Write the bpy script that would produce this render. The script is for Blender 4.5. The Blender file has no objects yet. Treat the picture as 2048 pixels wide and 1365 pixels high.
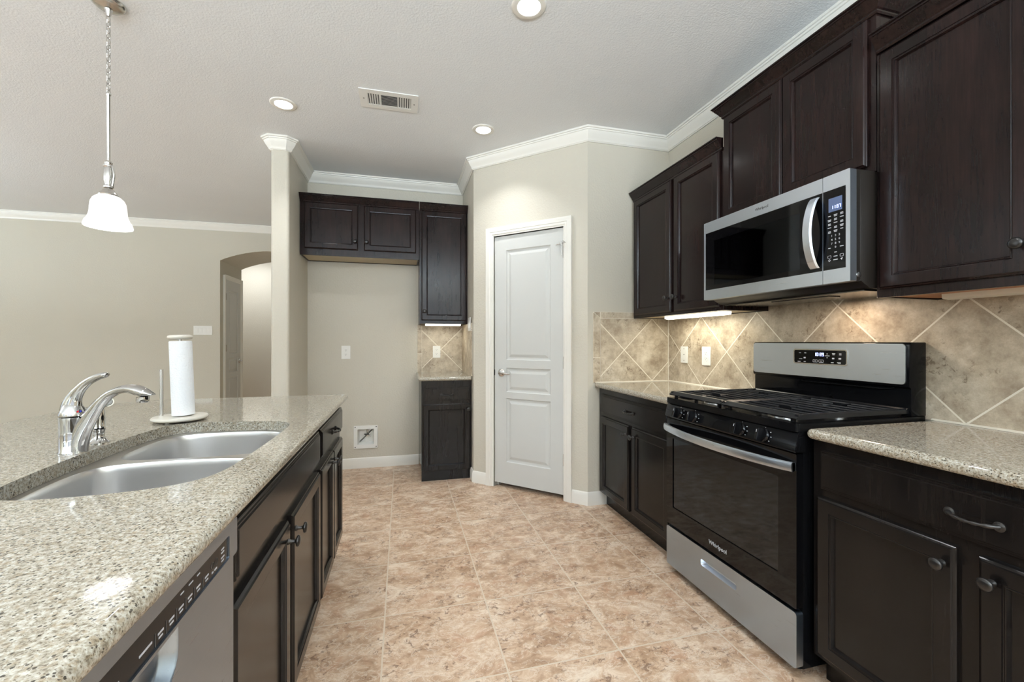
import bpy, bmesh, math, random
from mathutils import Vector, Matrix
from mathutils.geometry import delaunay_2d_cdt
random.seed(4)
sc = bpy.context.scene
COL = sc.collection
PI = math.pi
# ------------------------------------------------------------------ camera, world, fill lights, exposure
cam_d = bpy.data.cameras.new('camera'); cam = bpy.data.objects.new('camera', cam_d); COL.objects.link(cam)
cam_d.sensor_width = 36.0; cam_d.lens = 845.6/2048*36; cam_d.clip_start = 0.02
cam.location = (0, 0, 1.198); cam.rotation_euler = (PI/2, 0, -0.2548)
sc.camera = cam
sc.view_settings.view_transform = 'Standard'; sc.view_settings.look = 'None'
sc.view_settings.gamma = 1.0; sc.view_settings.use_curve_mapping = False
sc.view_settings.exposure = 0.59
sc.cycles.use_denoising = True
sc.cycles.max_bounces = 10; sc.cycles.diffuse_bounces = 6; sc.cycles.glossy_bounces = 4
sc.cycles.transparent_max_bounces = 8; sc.cycles.sample_clamp_indirect = 4.0
sc.cycles.caustics_reflective = False; sc.cycles.caustics_refractive = False
world = bpy.data.worlds.new('world'); sc.world = world; world.use_nodes = True
world.node_tree.nodes['Background'].inputs[0].default_value = (0.80, 0.88, 1.0, 1)
world.node_tree.nodes['Background'].inputs[1].default_value = 1.0
CEIL = 2.743
def area(name, loc, rot, sx, sy, power, col=(1, 1, 1), parent=None, spread=PI):
    d = bpy.data.lights.new(name, 'AREA'); d.shape = 'RECTANGLE'; d.size = sx; d.size_y = sy
    d.energy = power; d.color = col; d.spread = spread
    o = bpy.data.objects.new(name, d); COL.objects.link(o); o.location = loc; o.rotation_euler = rot
    if parent: o.parent = parent
    return o
# added fill lights, out of view behind the camera and on the left
FILL_COL = (0.75, 0.885, 1.0)
UP = math.radians(88)     # fill lights aimed almost straight up, so the ceiling spreads their light
area('ceiling_fill', (0.0, -3.36, 1.45), (PI/2+UP, 0, 0), 3.2, 1.6, 860, FILL_COL)
area('ceiling_fill', (-4.6, -3.36, 1.40), (PI/2+UP, 0, 0), 2.6, 1.7, 330, FILL_COL)
area('ceiling_fill', (-6.86, 2.6, 1.5), (PI/2+UP, 0, -PI/2), 2.6, 1.7, 330, FILL_COL)
LAMP_W = 3.2      # each recessed can
# ------------------------------------------------------------------ materials
def srgb(r, g, b):
    f = lambda c: (c/12.92 if c <= 0.04045 else ((c+0.055)/1.055)**2.4)
    return (f(r/255), f(g/255), f(b/255), 1)
class NT:
    def __init__(s, name):
        s.m = bpy.data.materials.new(name); s.m.use_nodes = True
        s.t = s.m.node_tree; s.b = s.t.nodes['Principled BSDF']; s.out = s.t.nodes['Material Output']
    def n(s, typ, **kw):
        nd = s.t.nodes.new(typ)
        for k, v in kw.items():
            if k.startswith('i_'):
                key = k[2:]; key = int(key) if key.isdigit() else key.replace('_', ' ')
                s.set(nd.inputs[key], v)
            else: setattr(nd, k, v)
        return nd
    def set(s, inp, v):
        if hasattr(v, 'is_output') or isinstance(v, bpy.types.NodeSocket): s.t.links.new(v, inp)
        else: inp.default_value = v
    def math(s, op, a, b=0.0, c=0.0):
        nd = s.t.nodes.new('ShaderNodeMath'); nd.operation = op
        s.set(nd.inputs[0], a); s.set(nd.inputs[1], b)
        if op in ('MULTIPLY_ADD', 'SMOOTH_MIN', 'COMPARE'): s.set(nd.inputs[2], c)
        return nd.outputs[0]
    def pos(s, scale=(1, 1, 1), rot=(0, 0, 0), kind='Object'):
        tc = s.n('ShaderNodeTexCoord'); mp = s.n('ShaderNodeMapping')
        s.t.links.new(tc.outputs[kind], mp.inputs[0]); mp.inputs['Scale'].default_value = scale
        mp.inputs['Rotation'].default_value = rot
        return mp.outputs[0]
    def wpos(s, scale=(1, 1, 1)):
        g = s.n('ShaderNodeNewGeometry'); mp = s.n('ShaderNodeMapping')
        s.t.links.new(g.outputs['Position'], mp.inputs[0]); mp.inputs['Scale'].default_value = scale
        return mp.outputs[0]
    def noise(s, v, scale, detail=4, rough=0.55, dist=0.0):
        return s.n('ShaderNodeTexNoise', i_Vector=v, i_Scale=scale, i_Detail=detail, i_Roughness=rough, i_Distortion=dist).outputs['Fac']
    def ramp(s, f, stops, interp='LINEAR'):
        r = s.n('ShaderNodeValToRGB', i_Fac=f); cr = r.color_ramp; cr.interpolation = interp
        while len(cr.elements) < len(stops): cr.elements.new(0.5)
        for e, (p, c) in zip(cr.elements, stops):
            e.position = p; e.color = c if len(c) == 4 else (*c, 1)
        return r.outputs[0]
    def mix(s, f, a, b, mode='MIX'):
        m = s.n('ShaderNodeMix', data_type='RGBA', blend_type=mode)
        s.set(m.inputs[0], f); s.set(m.inputs[6], a); s.set(m.inputs[7], b)
        return m.outputs[2]
    def bump(s, h, strength, dist=0.01):
        b = s.n('ShaderNodeBump', i_Height=h, i_Strength=strength, i_Distance=dist)
        s.t.links.new(b.outputs[0], s.b.inputs['Normal']); return b
    def p(s, **kw):
        for k, v in kw.items(): s.set(s.b.inputs[k.replace('_', ' ')], v)
        return s
def flat(name, col, rough=0.5, metal=0.0, emit=None, es=0.0, coat=0.0, spec=0.5):
    m = NT(name); m.p(Specular_IOR_Level=spec, Base_Color=col, Roughness=rough, Metallic=metal, Coat_Weight=coat)
    if emit: m.p(Emission_Color=emit, Emission_Strength=es)
    return m.m
def paint(name, col, rough, bump, scale=160, orange=None):
    m = NT(name); v = m.wpos()
    n = m.noise(v, scale, 3); n2 = m.noise(v, 1.3, 2)
    c = m.mix(n2, tuple(x*0.97 for x in col[:3])+(1,), tuple(x*1.03 for x in col[:3])+(1,))
    m.p(Base_Color=c, Roughness=rough); m.bump(n, bump, 0.004); return m.m
M = {}
M['wall'] = paint('wall paint', srgb(196, 190, 176), 0.55, 0.55, 70)
M['wallfar'] = paint('living wall paint', srgb(192, 186, 171), 0.6, 0.3, 90)
M['ceiling'] = paint('ceiling paint', srgb(226, 228, 229), 0.85, 0.5, 110)
M['trim'] = paint('white trim paint', srgb(226, 223, 215), 0.35, 0.05, 40)
M['door'] = paint('white door paint', srgb(196, 196, 192), 0.38, 0.05, 60)
def m_wood(name, a, b, rough=0.28, rot=(0, 0, 0), spec=0.24, bs=0.06):
    m = NT(name); v = m.pos((14, 14, 1.6), rot); v2 = m.pos((1, 1, 1)); v3 = m.pos((120, 120, 5), rot)
    n1 = m.noise(v, 1.6, 6, 0.6, 1.2); n2 = m.noise(v2, 3.0, 3, 0.5); n3 = m.noise(v3, 1.5, 3, 0.6)
    f = m.math('ADD', m.math('MULTIPLY', n1, 0.5), m.math('MULTIPLY', n2, 0.5))
    f = m.math('ADD', f, m.math('MULTIPLY', m.math('SUBTRACT', n3, 0.5), 0.35))
    c = m.ramp(f, [(0.30, a), (0.52, tuple((x+y)/2 for x, y in zip(a, b))), (0.70, b)])
    r = m.math('MULTIPLY_ADD', n2, 0.12, rough-0.06)
    m.p(Base_Color=c, Roughness=r, Specular_IOR_Level=spec)
    h = m.math('ADD', m.math('MULTIPLY', n3, 0.25), m.noise(m.pos((1, 1, 1)), 38, 3, 0.55))
    m.bump(h, bs, 0.003); return m.m
M['wood'] = m_wood('espresso stained wood', (0.0050, 0.0034, 0.0032, 1), (0.024, 0.0115, 0.0100, 1), 0.20, spec=0.24)
M['woodb'] = m_wood('espresso base wood', (0.005, 0.0042, 0.004, 1), (0.012, 0.0095, 0.0082, 1), 0.20, spec=0.27, bs=0.025)
M['inside'] = m_wood('maple cabinet underside', srgb(150, 98, 60), srgb(178, 124, 82), 0.5)
M['underside'] = m_wood('pale laminate underside', srgb(176, 162, 138), srgb(190, 178, 152), 0.5)
def m_granite():
    m = NT('speckled beige granite'); v = m.wpos()
    base = m.ramp(m.noise(v, 165, 5, 0.65), [(0.34, srgb(108, 98, 84)), (0.46, srgb(155, 147, 131)), (0.60, srgb(184, 179, 167)), (0.72, srgb(196, 193, 185))])
    tan = m.ramp(m.noise(v, 110, 4, 0.6, 0.6), [(0.54, (0, 0, 0, 1)), (0.62, (1, 1, 1, 1))])
    c = m.mix(m.math('MULTIPLY', tan, 0.55), base, srgb(146, 128, 102))
    d1 = m.ramp(m.noise(v, 280, 3, 0.6), [(0.575, (0, 0, 0, 1)), (0.63, (1, 1, 1, 1))])
    c = m.mix(m.math('MULTIPLY', d1, 0.85), c, srgb(92, 80, 64))
    vo = m.n('ShaderNodeTexVoronoi', i_Vector=v, i_Scale=185.0, i_Randomness=1.0)
    pick = m.math('GREATER_THAN', m.n('ShaderNodeSeparateColor', i_Color=vo.outputs['Color']).outputs[0], 0.66)
    dot = m.math('MULTIPLY', pick, m.math('LESS_THAN', m.math('ADD', vo.outputs['Distance'], m.math('MULTIPLY', m.noise(v, 400, 2), 0.35)), 0.50))
    c = m.mix(m.math('MULTIPLY', dot, 0.9), c, srgb(52, 46, 38))
    m.p(Base_Color=c, Roughness=0.05, Specular_IOR_Level=0.5); return m.m
M['granite'] = m_granite()
def grid_line(m, val, off, sp, w):
    f = m.math('FRACT', m.math('DIVIDE', m.math('SUBTRACT', val, off), sp))
    d = m.math('ABSOLUTE', m.math('SUBTRACT', f, 0.5))
    return m.math('GREATER_THAN', d, 0.5-w/2/sp), m.math('FLOOR', m.math('DIVIDE', m.math('SUBTRACT', val, off), sp))
def stone(m, v, kind):
    if kind == 'floor':
        n = m.noise(v, 9, 9, 0.76, 0.6); n2 = m.noise(v, 2.6, 3, 0.5, .3)
        f = m.math('ADD', m.math('MULTIPLY', n, 0.8), m.math('MULTIPLY', n2, 0.2))
        c = m.ramp(f, [(0.38, srgb(150, 118, 92)), (0.47, srgb(177, 147, 120)), (0.53, srgb(195, 167, 141)), (0.61, srgb(216, 197, 175))])
        rust = m.ramp(m.noise(v, 8, 5, 0.65, 0.8), [(0.52, (0, 0, 0, 1)), (0.66, (1, 1, 1, 1))])
        c = m.mix(m.math('MULTIPLY', rust, 0.4), c, srgb(172, 126, 96))
        vein = m.ramp(m.noise(v, 20, 5, 0.7, 1.2), [(0.53, (0, 0, 0, 1)), (0.57, (1, 1, 1, 1)), (0.61, (0, 0, 0, 1))])
        c = m.mix(m.math('MULTIPLY', vein, 0.55), c, srgb(224, 212, 196))
        pit = m.ramp(m.noise(v, 34, 5, 0.72, 1.0), [(0.545, (0, 0, 0, 1)), (0.60, (1, 1, 1, 1))])
        pk = m.ramp(m.noise(v, 6, 4, 0.55), [(0.48, (0, 0, 0, 1)), (0.56, (1, 1, 1, 1))])
        return m.mix(m.math('MULTIPLY', m.math('MULTIPLY', pit, pk), 0.8), c, srgb(112, 84, 66))
    n = m.noise(v, 8, 9, 0.76, 0.0)
    c = m.ramp(n, [(0.34, srgb(140, 124, 105)), (0.46, srgb(170, 155, 134)), (0.54, srgb(186, 172, 151)), (0.66, srgb(208, 197, 178))])
    pit = m.ramp(m.noise(v, 44, 5, 0.72, 0.8), [(0.54, (0, 0, 0, 1)), (0.60, (1, 1, 1, 1))])
    pk = m.ramp(m.noise(v, 7, 4, 0.55), [(0.50, (0, 0, 0, 1)), (0.60, (1, 1, 1, 1))])
    return m.mix(m.math('MULTIPLY', m.math('MULTIPLY', pit, pk), 0.75), c, srgb(104, 86, 66))
def m_floor():
    m = NT('travertine look floor tile'); g = m.n('ShaderNodeNewGeometry'); sp = m.n('ShaderNodeSeparateXYZ', i_Vector=g.outputs['Position'])
    lx, ix = grid_line(m, sp.outputs[0], 0.372, 0.4435, 0.0065); ly, iy = grid_line(m, sp.outputs[1], 1.918, 0.4375, 0.0065)
    line = m.math('MAXIMUM', lx, ly)
    comb = m.n('ShaderNodeCombineXYZ', i_X=m.math('MULTIPLY', ix, 7.31), i_Y=m.math('MULTIPLY', iy, 3.77), i_Z=m.math('MULTIPLY', m.math('ADD', ix, iy), 2.13))
    add = m.n('ShaderNodeVectorMath', operation='ADD'); m.t.links.new(g.outputs['Position'], add.inputs[0]); m.t.links.new(comb.outputs[0], add.inputs[1])
    mp = m.n('ShaderNodeMapping'); m.t.links.new(add.outputs[0], mp.inputs[0]); mp.inputs['Scale'].default_value = (1.0, 1.35, 1)
    c = stone(m, mp.outputs[0], 'floor')
    c = m.mix(line, c, srgb(200, 184, 164))
    m.p(Base_Color=c, Roughness=m.math('MULTIPLY_ADD', m.noise(g.outputs['Position'], 8, 3), 0.22, 0.22), Specular_IOR_Level=0.5)
    h = m.math('SUBTRACT', m.math('MULTIPLY', m.noise(mp.outputs[0], 14, 4), 0.35), line)
    m.bump(h, 0.25, 0.003); return m.m
M['floor'] = m_floor()
def m_tile(name, axis, off_s, off_d, straight=None):
    """diamond-laid wall tile; axis: 0 = surface runs along x, 1 = along y"""
    m = NT(name); g = m.n('ShaderNodeNewGeometry'); sp = m.n('ShaderNodeSeparateXYZ', i_Vector=g.outputs['Position'])
    a, z = sp.outputs[axis], sp.outputs[2]
    if straight is None:
        l1, i1 = grid_line(m, m.math('ADD', a, z), off_s, 0.4667, 0.0085)
        l2, i2 = grid_line(m, m.math('SUBTRACT', a, z), off_d, 0.4667, 0.0085)
        line = m.math('MAXIMUM', l1, l2)
    else:
        line, i1 = grid_line(m, sp.outputs[straight[0]], straight[1], 0.33, 0.005); i2 = i1
    comb = m.n('ShaderNodeCombineXYZ', i_X=m.math('MULTIPLY', i1, 5.3), i_Y=m.math('MULTIPLY', i2, 8.1), i_Z=m.math('MULTIPLY', i1, 3.3))
    add = m.n('ShaderNodeVectorMath', operation='ADD'); m.t.links.new(g.outputs['Position'], add.inputs[0]); m.t.links.new(comb.outputs[0], add.inputs[1])
    c = m.mix(line, stone(m, add.outputs[0], 'wall'), srgb(226, 219, 204))
    m.p(Base_Color=c, Roughness=m.math('MULTIPLY_ADD', m.noise(add.outputs[0], 10, 4), 0.3, 0.25))
    m.bump(m.math('SUBTRACT', m.math('MULTIPLY', m.noise(add.outputs[0], 40, 4), 0.4), line), 0.3, 0.002); return m.m
M['tile_r'] = m_tile('backsplash tile right', 1, 1.963, 0.171)
M['tile_p'] = m_tile('backsplash tile pantry side', 0, 2.733, 0.470)
M['tile_n'] = m_tile('backsplash tile niche', 0, 1.489, -0.743)
M['tile_ns'] = m_tile('backsplash tile niche side', 1, 1.489+3.9, -0.743+4.0)
M['tile_bv'] = m_tile('border tile upright', 0, 0, 0, (2, 1.075))
M['tile_bh'] = m_tile('border tile level', 0, 0, 0, (0, 1.408))
M['grout'] = flat('pale grout', srgb(226, 219, 204), 0.8)
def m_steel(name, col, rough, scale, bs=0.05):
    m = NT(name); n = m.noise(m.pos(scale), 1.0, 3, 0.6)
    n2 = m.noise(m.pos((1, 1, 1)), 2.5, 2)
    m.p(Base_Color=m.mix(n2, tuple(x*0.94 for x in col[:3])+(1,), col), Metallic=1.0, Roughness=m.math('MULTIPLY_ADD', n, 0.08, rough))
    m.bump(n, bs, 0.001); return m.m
M['steel'] = m_steel('brushed stainless steel', (0.74, 0.81, 0.90, 1), 0.25, (5, 400, 400))
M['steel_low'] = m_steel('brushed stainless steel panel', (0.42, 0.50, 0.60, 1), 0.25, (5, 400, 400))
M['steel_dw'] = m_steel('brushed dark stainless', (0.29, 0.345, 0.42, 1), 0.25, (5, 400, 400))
M['strip'] = flat('black control strip', (0.006, 0.006, 0.007, 1), 0.15, spec=0.12)
M['sink'] = m_steel('satin sink steel', (0.74, 0.73, 0.72, 1), 0.26, (3, 200, 200), 0.012)
M['chrome'] = flat('polished chrome', (0.52, 0.51, 0.49, 1), 0.05, 1.0)
M['nickel'] = flat('brushed nickel', (0.62, 0.60, 0.57, 1), 0.24, 1.0)
M['black'] = flat('black enamel', (0.004, 0.004, 0.0045, 1), 0.09, spec=0.13)
M['blackglass'] = flat('black glass', (0.003, 0.003, 0.0035, 1), 0.04, spec=0.3)
M['panblack'] = flat('satin black enamel', (0.004, 0.004, 0.0045, 1), 0.22, spec=0.12)
M['darkmirror'] = flat('dark polished metal', (0.10, 0.09, 0.08, 1), 0.16, 1.0)
M['greybutton'] = flat('grey button', srgb(138, 136, 130), 0.35)
M['caulk'] = flat('white caulk', srgb(214, 206, 190), 0.6)
M['blackmatte'] = flat('matte black', (0.010, 0.010, 0.010, 1), 0.45)
M['castiron'] = flat('cast iron', (0.006, 0.0065, 0.008, 1), 0.30, spec=0.35)
M['pewter'] = flat('dark pewter', (0.05, 0.047, 0.045, 1), 0.28, 0.85)
M['mwside'] = flat('brown grey painted steel', (0.016, 0.0125, 0.010, 1), 0.35)
M['plastic'] = flat('white plastic', srgb(232, 231, 226), 0.35)
M['slot'] = flat('dark slot', (0.03, 0.028, 0.025, 1), 0.6)
M['ink'] = flat('light grey print', srgb(190, 192, 198), 0.5)
M['inkdark'] = flat('dark engraved print', srgb(60, 60, 62), 0.4)
M['lcd'] = flat('blue grey display', srgb(70, 84, 112), 0.2, 0, (0.10, 0.13, 0.22, 1), 0.35)
M['digit'] = flat('lit digits', (0.5, 0.6, 1, 1), 0.4, 0, (0.45, 0.55, 1.0, 1), 3.0)
M['paper'] = paint('quilted paper towel', srgb(240, 241, 243), 0.9, 0.8, 170)
M['marble'] = paint('cream stone', srgb(214, 208, 196), 0.3, 0.02, 30)
M['lamp_on'] = flat('lit lens', (1, 1, 1, 1), 0.5, 0, (1.0, 0.99, 0.97, 1), 9.0)
M['tube_on'] = flat('lit tube lens', (1, 1, 1, 1), 0.5, 0, (1.0, 0.98, 0.84, 1), 3.2)
M['tube_off'] = flat('unlit tube lens', srgb(214, 204, 188), 0.35)
M['shade'] = flat('lit frosted glass', srgb(245, 245, 245), 0.3, 0, (1.0, 0.99, 0.97, 1), 0.42)
M['shade_in'] = flat('inner frosted glass', srgb(235, 235, 238), 0.4, 0, (1, 1, 1, 1), 1.4)
M['bulb'] = flat('lit bulb', (1, 1, 1, 1), 0.5, 0, (1, 0.99, 0.97, 1), 3.0)
M['red'] = flat('red dot', (0.6, 0.01, 0.02, 1), 0.3); M['blue'] = flat('blue dot', (0.03, 0.05, 0.5, 1), 0.3)
M['cavity'] = flat('grey oven enamel', (0.30, 0.29, 0.28, 1), 0.5)
M['sky'] = flat('window glass', (0.8, 0.85, 0.9, 1), 0.05)
def m_glass_dark(name, tint, ior=1.5):
    m = NT(name); tr = m.n('ShaderNodeBsdfTransparent'); tr.inputs[0].default_value = (tint, tint, tint, 1)
    gl = m.n('ShaderNodeBsdfGlossy'); gl.inputs['Roughness'].default_value = 0.03; gl.inputs[0].default_value = (0.70, 0.78, 0.90, 1)
    fr = m.n('ShaderNodeFresnel'); fr.inputs[0].default_value = ior
    mx = m.n('ShaderNodeMixShader'); m.t.links.new(fr.outputs[0], mx.inputs[0]); m.t.links.new(tr.outputs[0], mx.inputs[1]); m.t.links.new(gl.outputs[0], mx.inputs[2])
    m.t.links.new(mx.outputs[0], m.out.inputs[0]); return m.m
M['ovenglass'] = m_glass_dark('tinted oven glass', 0.72, 1.75)
M['mwglass'] = m_glass_dark('tinted microwave glass', 0.30)
M['pane'] = m_glass_dark('clear window pane', 0.95)
# ------------------------------------------------------------------ mesh helpers
def link(name, me, mat, parent=None, loc=(0, 0, 0), rotz=0.0, smooth=False, rot=None):
    if isinstance(mat, (list, tuple)):
        for x in mat: me.materials.append(M[x])
    else: me.materials.append(M[mat])
    o = bpy.data.objects.new(name, me); COL.objects.link(o); o.location = loc; o.rotation_euler = rot or (0, 0, rotz)
    if parent: o.parent = parent
    if smooth:
        for p in me.polygons: p.use_smooth = True
        try: me.set_sharp_from_angle(angle=math.radians(smooth if smooth is not True else 40))
        except Exception: pass
    return o
def tag(o, label=None, cat=None, group=None, kind=None):
    if label: o['label'] = label
    if cat: o['category'] = cat
    if group: o['group'] = group
    if kind: o['kind'] = kind
    return o
def empty(name, loc, rotz=0.0, label=None, cat=None, group=None, kind=None):
    o = bpy.data.objects.new(name, None); COL.objects.link(o); o.location = loc; o.rotation_euler = (0, 0, rotz)
    o.empty_display_size = 0.05
    return tag(o, label, cat, group, kind)
class MB:
    def __init__(s): s.v = []; s.f = []; s.mi = []
    def add(s, vs, fs, mi=0):
        b = len(s.v); s.v += [tuple(v) for v in vs]; s.f += [tuple(i+b for i in f) for f in fs]; s.mi += [mi]*len(fs); return s
    def box(s, x0, x1, y0, y1, z0, z1, mi=0):
        vs = [(x, y, z) for x in (x0, x1) for y in (y0, y1) for z in (z0, z1)]
        return s.add(vs, [(0, 1, 3, 2), (4, 6, 7, 5), (0, 4, 5, 1), (2, 3, 7, 6), (0, 2, 6, 4), (1, 5, 7, 3)], mi)
    def loops(s, loops, cap0=True, cap1=True, closed=True, mi=0):
        n = len(loops[0]); vs = [p for l in loops for p in l]; fs = []
        for k in range(len(loops)-1):
            for i in range(n if closed else n-1):
                j = (i+1) % n; fs.append((k*n+i, k*n+j, (k+1)*n+j, (k+1)*n+i))
        if cap0: fs.append(tuple(range(n))[::-1])
        if cap1: fs.append(tuple((len(loops)-1)*n+i for i in range(n)))
        return s.add(vs, fs, mi)
    def lathe(s, prof, c=(0, 0, 0), seg=32, axis='z', mi=0, cap=True):
        L = []
        for r, h in prof:
            ring = []
            for i in range(seg):
                a = 2*PI*i/seg; x, y = r*math.cos(a), r*math.sin(a)
                p = {'z': (x, y, h), 'x': (h, x, y), 'y': (y, h, x), '-y': (x, -h, y), '-x': (-h, y, x)}[axis]
                ring.append((c[0]+p[0], c[1]+p[1], c[2]+p[2]))
            L.append(ring)
        return s.loops(L, cap, cap, True, mi)
    def tube(s, pts, rad, seg=14, mi=0, flat=None, closed=False):
        pts = [Vector(p) for p in pts]; n = len(pts)
        if not isinstance(rad, (list, tuple)): rad = [rad]*n
        L = []; up = None
        for i, p in enumerate(pts):
            t = (pts[(i+1) % n if closed else min(i+1, n-1)]-pts[(i-1) % n if closed else max(i-1, 0)]).normalized()
            if up is None:
                up = Vector((0, 0, 1)) if abs(t.z) < 0.9 else Vector((0, 1, 0))
                if flat: up = Vector(flat)
            a = (up-t*up.dot(t)).normalized(); b = t.cross(a); up = a
            ra, rb = (rad[i] if isinstance(rad[i], tuple) else (rad[i], rad[i]))
            L.append([tuple(p+a*ra*math.cos(2*PI*k/seg)+b*rb*math.sin(2*PI*k/seg)) for k in range(seg)])
        if closed: L.append(L[0]); return s.loops(L, False, False, True, mi)
        return s.loops(L, True, True, True, mi)
    def nested(s, w, h, prof, x0=0, z0=0, mi=0, back=None):
        """nested rectangles (inset, y): a moulded panel facing -y"""
        L = []
        for d, y in prof:
            L.append([(x0+d, y, z0+d), (x0+w-d, y, z0+d), (x0+w-d, y, z0+h-d), (x0+d, y, z0+h-d)])
        return s.loops(L, True, True, True, mi)
    def prism(s, poly, z0, z1, mi=0):
        return s.loops([[(x, y, z0) for x, y in poly], [(x, y, z1) for x, y in poly]], True, True, True, mi)
    def build(s, name, mat, parent=None, loc=(0, 0, 0), rotz=0.0, smooth=False, bevel=0.0, rot=None, bseg=2):
        me = bpy.data.meshes.new(name); me.from_pydata(s.v, [], s.f)
        for p, k in zip(me.polygons, s.mi): p.material_index = k
        bm = bmesh.new(); bm.from_mesh(me)
        bmesh.ops.recalc_face_normals(bm, faces=bm.faces)
        if bevel > 0:
            es = [e for e in bm.edges if len(e.link_faces) == 2 and e.calc_face_angle(0) > 0.6]
            bmesh.ops.bevel(bm, geom=es, offset=bevel, segments=bseg, profile=0.5, affect='EDGES', clamp_overlap=True)
        bm.to_mesh(me); bm.free(); me.update()
        return link(name, me, mat, parent, loc, rotz, smooth or (35 if bevel > 0 else False), rot)
def rrect(x0, x1, y0, y1, r, seg=6):
    if not isinstance(r, (list, tuple)): r = [r]*4
    P = []
    for (cx, cy, a0, rr) in ((x1-r[0], y0+r[0], -90, r[0]), (x1-r[1], y1-r[1], 0, r[1]), (x0+r[2], y1-r[2], 90, r[2]), (x0+r[3], y0+r[3], 180, r[3])):
        for i in range(seg+1):
            a = math.radians(a0+90*i/seg); P.append((cx+rr*math.cos(a), cy+rr*math.sin(a)))
    return P
def smooth_loop(pts, n=10):
    out = []; m = len(pts)
    for i in range(m):
        p0, p1, p2, p3 = [Vector(pts[(i+k-1) % m]) for k in range(4)]
        for j in range(n):
            t = j/n
            out.append(tuple(0.5*((2*p1)+(-p0+p2)*t+(2*p0-5*p1+4*p2-p3)*t*t+(-p0+3*p1-3*p2+p3)*t**3)))
    return out
def spline(pts, n=8):
    pts = [Vector(p) for p in pts]; out = []
    for i in range(len(pts)-1):
        p0 = pts[max(i-1, 0)]; p1 = pts[i]; p2 = pts[i+1]; p3 = pts[min(i+2, len(pts)-1)]
        for j in range(n):
            t = j/n; out.append(0.5*((2*p1)+(-p0+p2)*t+(2*p0-5*p1+4*p2-p3)*t*t+(-p0+3*p1-3*p2+p3)*t**3))
    return out+[pts[-1]]
def lerp_list(vals, n):
    out = []
    for i in range(len(vals)-1):
        for j in range(n): out.append(vals[i]+(vals[i+1]-vals[i])*j/n)
    return out+[vals[-1]]
def offset(poly, d):
    """inward offset of a CCW loop"""
    n = len(poly); out = []
    for i in range(n):
        a, b, c = Vector(poly[i-1]), Vector(poly[i]), Vector(poly[(i+1) % n])
        e1 = (b-a).normalized(); e2 = (c-b).normalized()
        n1 = Vector((-e1.y, e1.x)); n2 = Vector((-e2.y, e2.x)); m = (n1+n2)
        m = m/max(m.dot(n1), 0.3) if m.length > 1e-6 else n1
        out.append(tuple(b+m*d))
    return out
def plate(mb, outer, holes, z0, z1, r=0.0, nseg=5, hole_r=0.0, rside=None, mi=0):
    """slab with rounded outer edge (r) and holes; outer CCW"""
    def cap(o, hs, z):
        vs = list(o); edges = [(i, (i+1) % len(o)) for i in range(len(o))]; faces = []
        for h in hs:
            b = len(vs); vs += h; edges += [(b+i, b+(i+1) % len(h)) for i in range(len(h))]
        rv, re, rf, *_ = delaunay_2d_cdt([Vector(v) for v in vs], edges, [list(range(len(o)))], 1, 1e-6)
        def inside(p, poly):
            c = False; j = len(poly)-1
            for i in range(len(poly)):
                xi, yi = poly[i]; xj, yj = poly[j]
                if (yi > p[1]) != (yj > p[1]) and p[0] < (xj-xi)*(p[1]-yi)/(yj-yi)+xi: c = not c
                j = i
            return c
        for f in rf:
            c = sum((rv[i] for i in f), Vector((0, 0)))/len(f)
            if any(inside(c, h) for h in hs): continue
            faces.append(tuple(f))
        mb.add([(v.x, v.y, z) for v in rv], faces, mi)
    if r > 0:
        L = []
        for i in range(2*nseg+1):
            a = PI*i/(2*nseg); L.append([(x, y, (z0+z1)/2+(z1-z0)/2*math.cos(a)) for x, y in offset(outer, r*(1-math.sin(a)))])
        mb.loops(L, False, False, True, mi); top = offset(outer, r)
    else:
        mb.loops([[(x, y, z) for x, y in outer] for z in (z1, z0)], False, False, True, mi); top = outer
    cap(top, holes, z1); cap(top, holes, z0)
    for h in holes: mb.loops([[(x, y, z) for x, y in h] for z in (z0, z1)], False, False, True, mi)
def sweep(mb, path, prof, closed=False, side=1, mi=0, cap=True):
    """profile (out, z) along a 2D path with mitred corners; out goes to the left of travel times side"""
    n = len(path); P = [Vector(p) for p in path]; L = []
    for i in range(n):
        if closed or 0 < i < n-1:
            e1 = (P[i]-P[i-1]).normalized(); e2 = (P[(i+1) % n]-P[i]).normalized()
            n1 = Vector((-e1.y, e1.x)); n2 = Vector((-e2.y, e2.x)); m = n1+n2; m = m/max(m.dot(n1), 0.2)
        else:
            e = (P[1]-P[0]) if i == 0 else (P[-1]-P[-2]); e.normalize(); m = Vector((-e.y, e.x))
        L.append([(P[i].x+m.x*o*side, P[i].y+m.y*o*side, z) for o, z in prof])
    if closed: L.append(L[0])
    return mb.loops(L, cap and not closed, cap and not closed, True, mi)
def text_mesh(name, body, size, mat, parent, loc, rot, depth=0.0004, align='CENTER', shear=0.0):
    cu = bpy.data.curves.new(name, 'FONT'); cu.body = body; cu.size = size; cu.extrude = depth; cu.align_x = align; cu.align_y = 'CENTER'; cu.shear = shear
    cu.resolution_u = 3
    tmp = bpy.data.objects.new('tmp', cu); COL.objects.link(tmp)
    me = bpy.data.meshes.new_from_object(tmp.evaluated_get(bpy.context.evaluated_depsgraph_get()))
    bpy.data.objects.remove(tmp); me.materials.clear()
    return link(name, me, mat, parent, loc, rot=rot)
def struct(o, label=None): return tag(o, label, kind='structure')
RIGHT = -PI/2; LEFTF = PI/2        # rotation of things that face -x and +x
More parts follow.
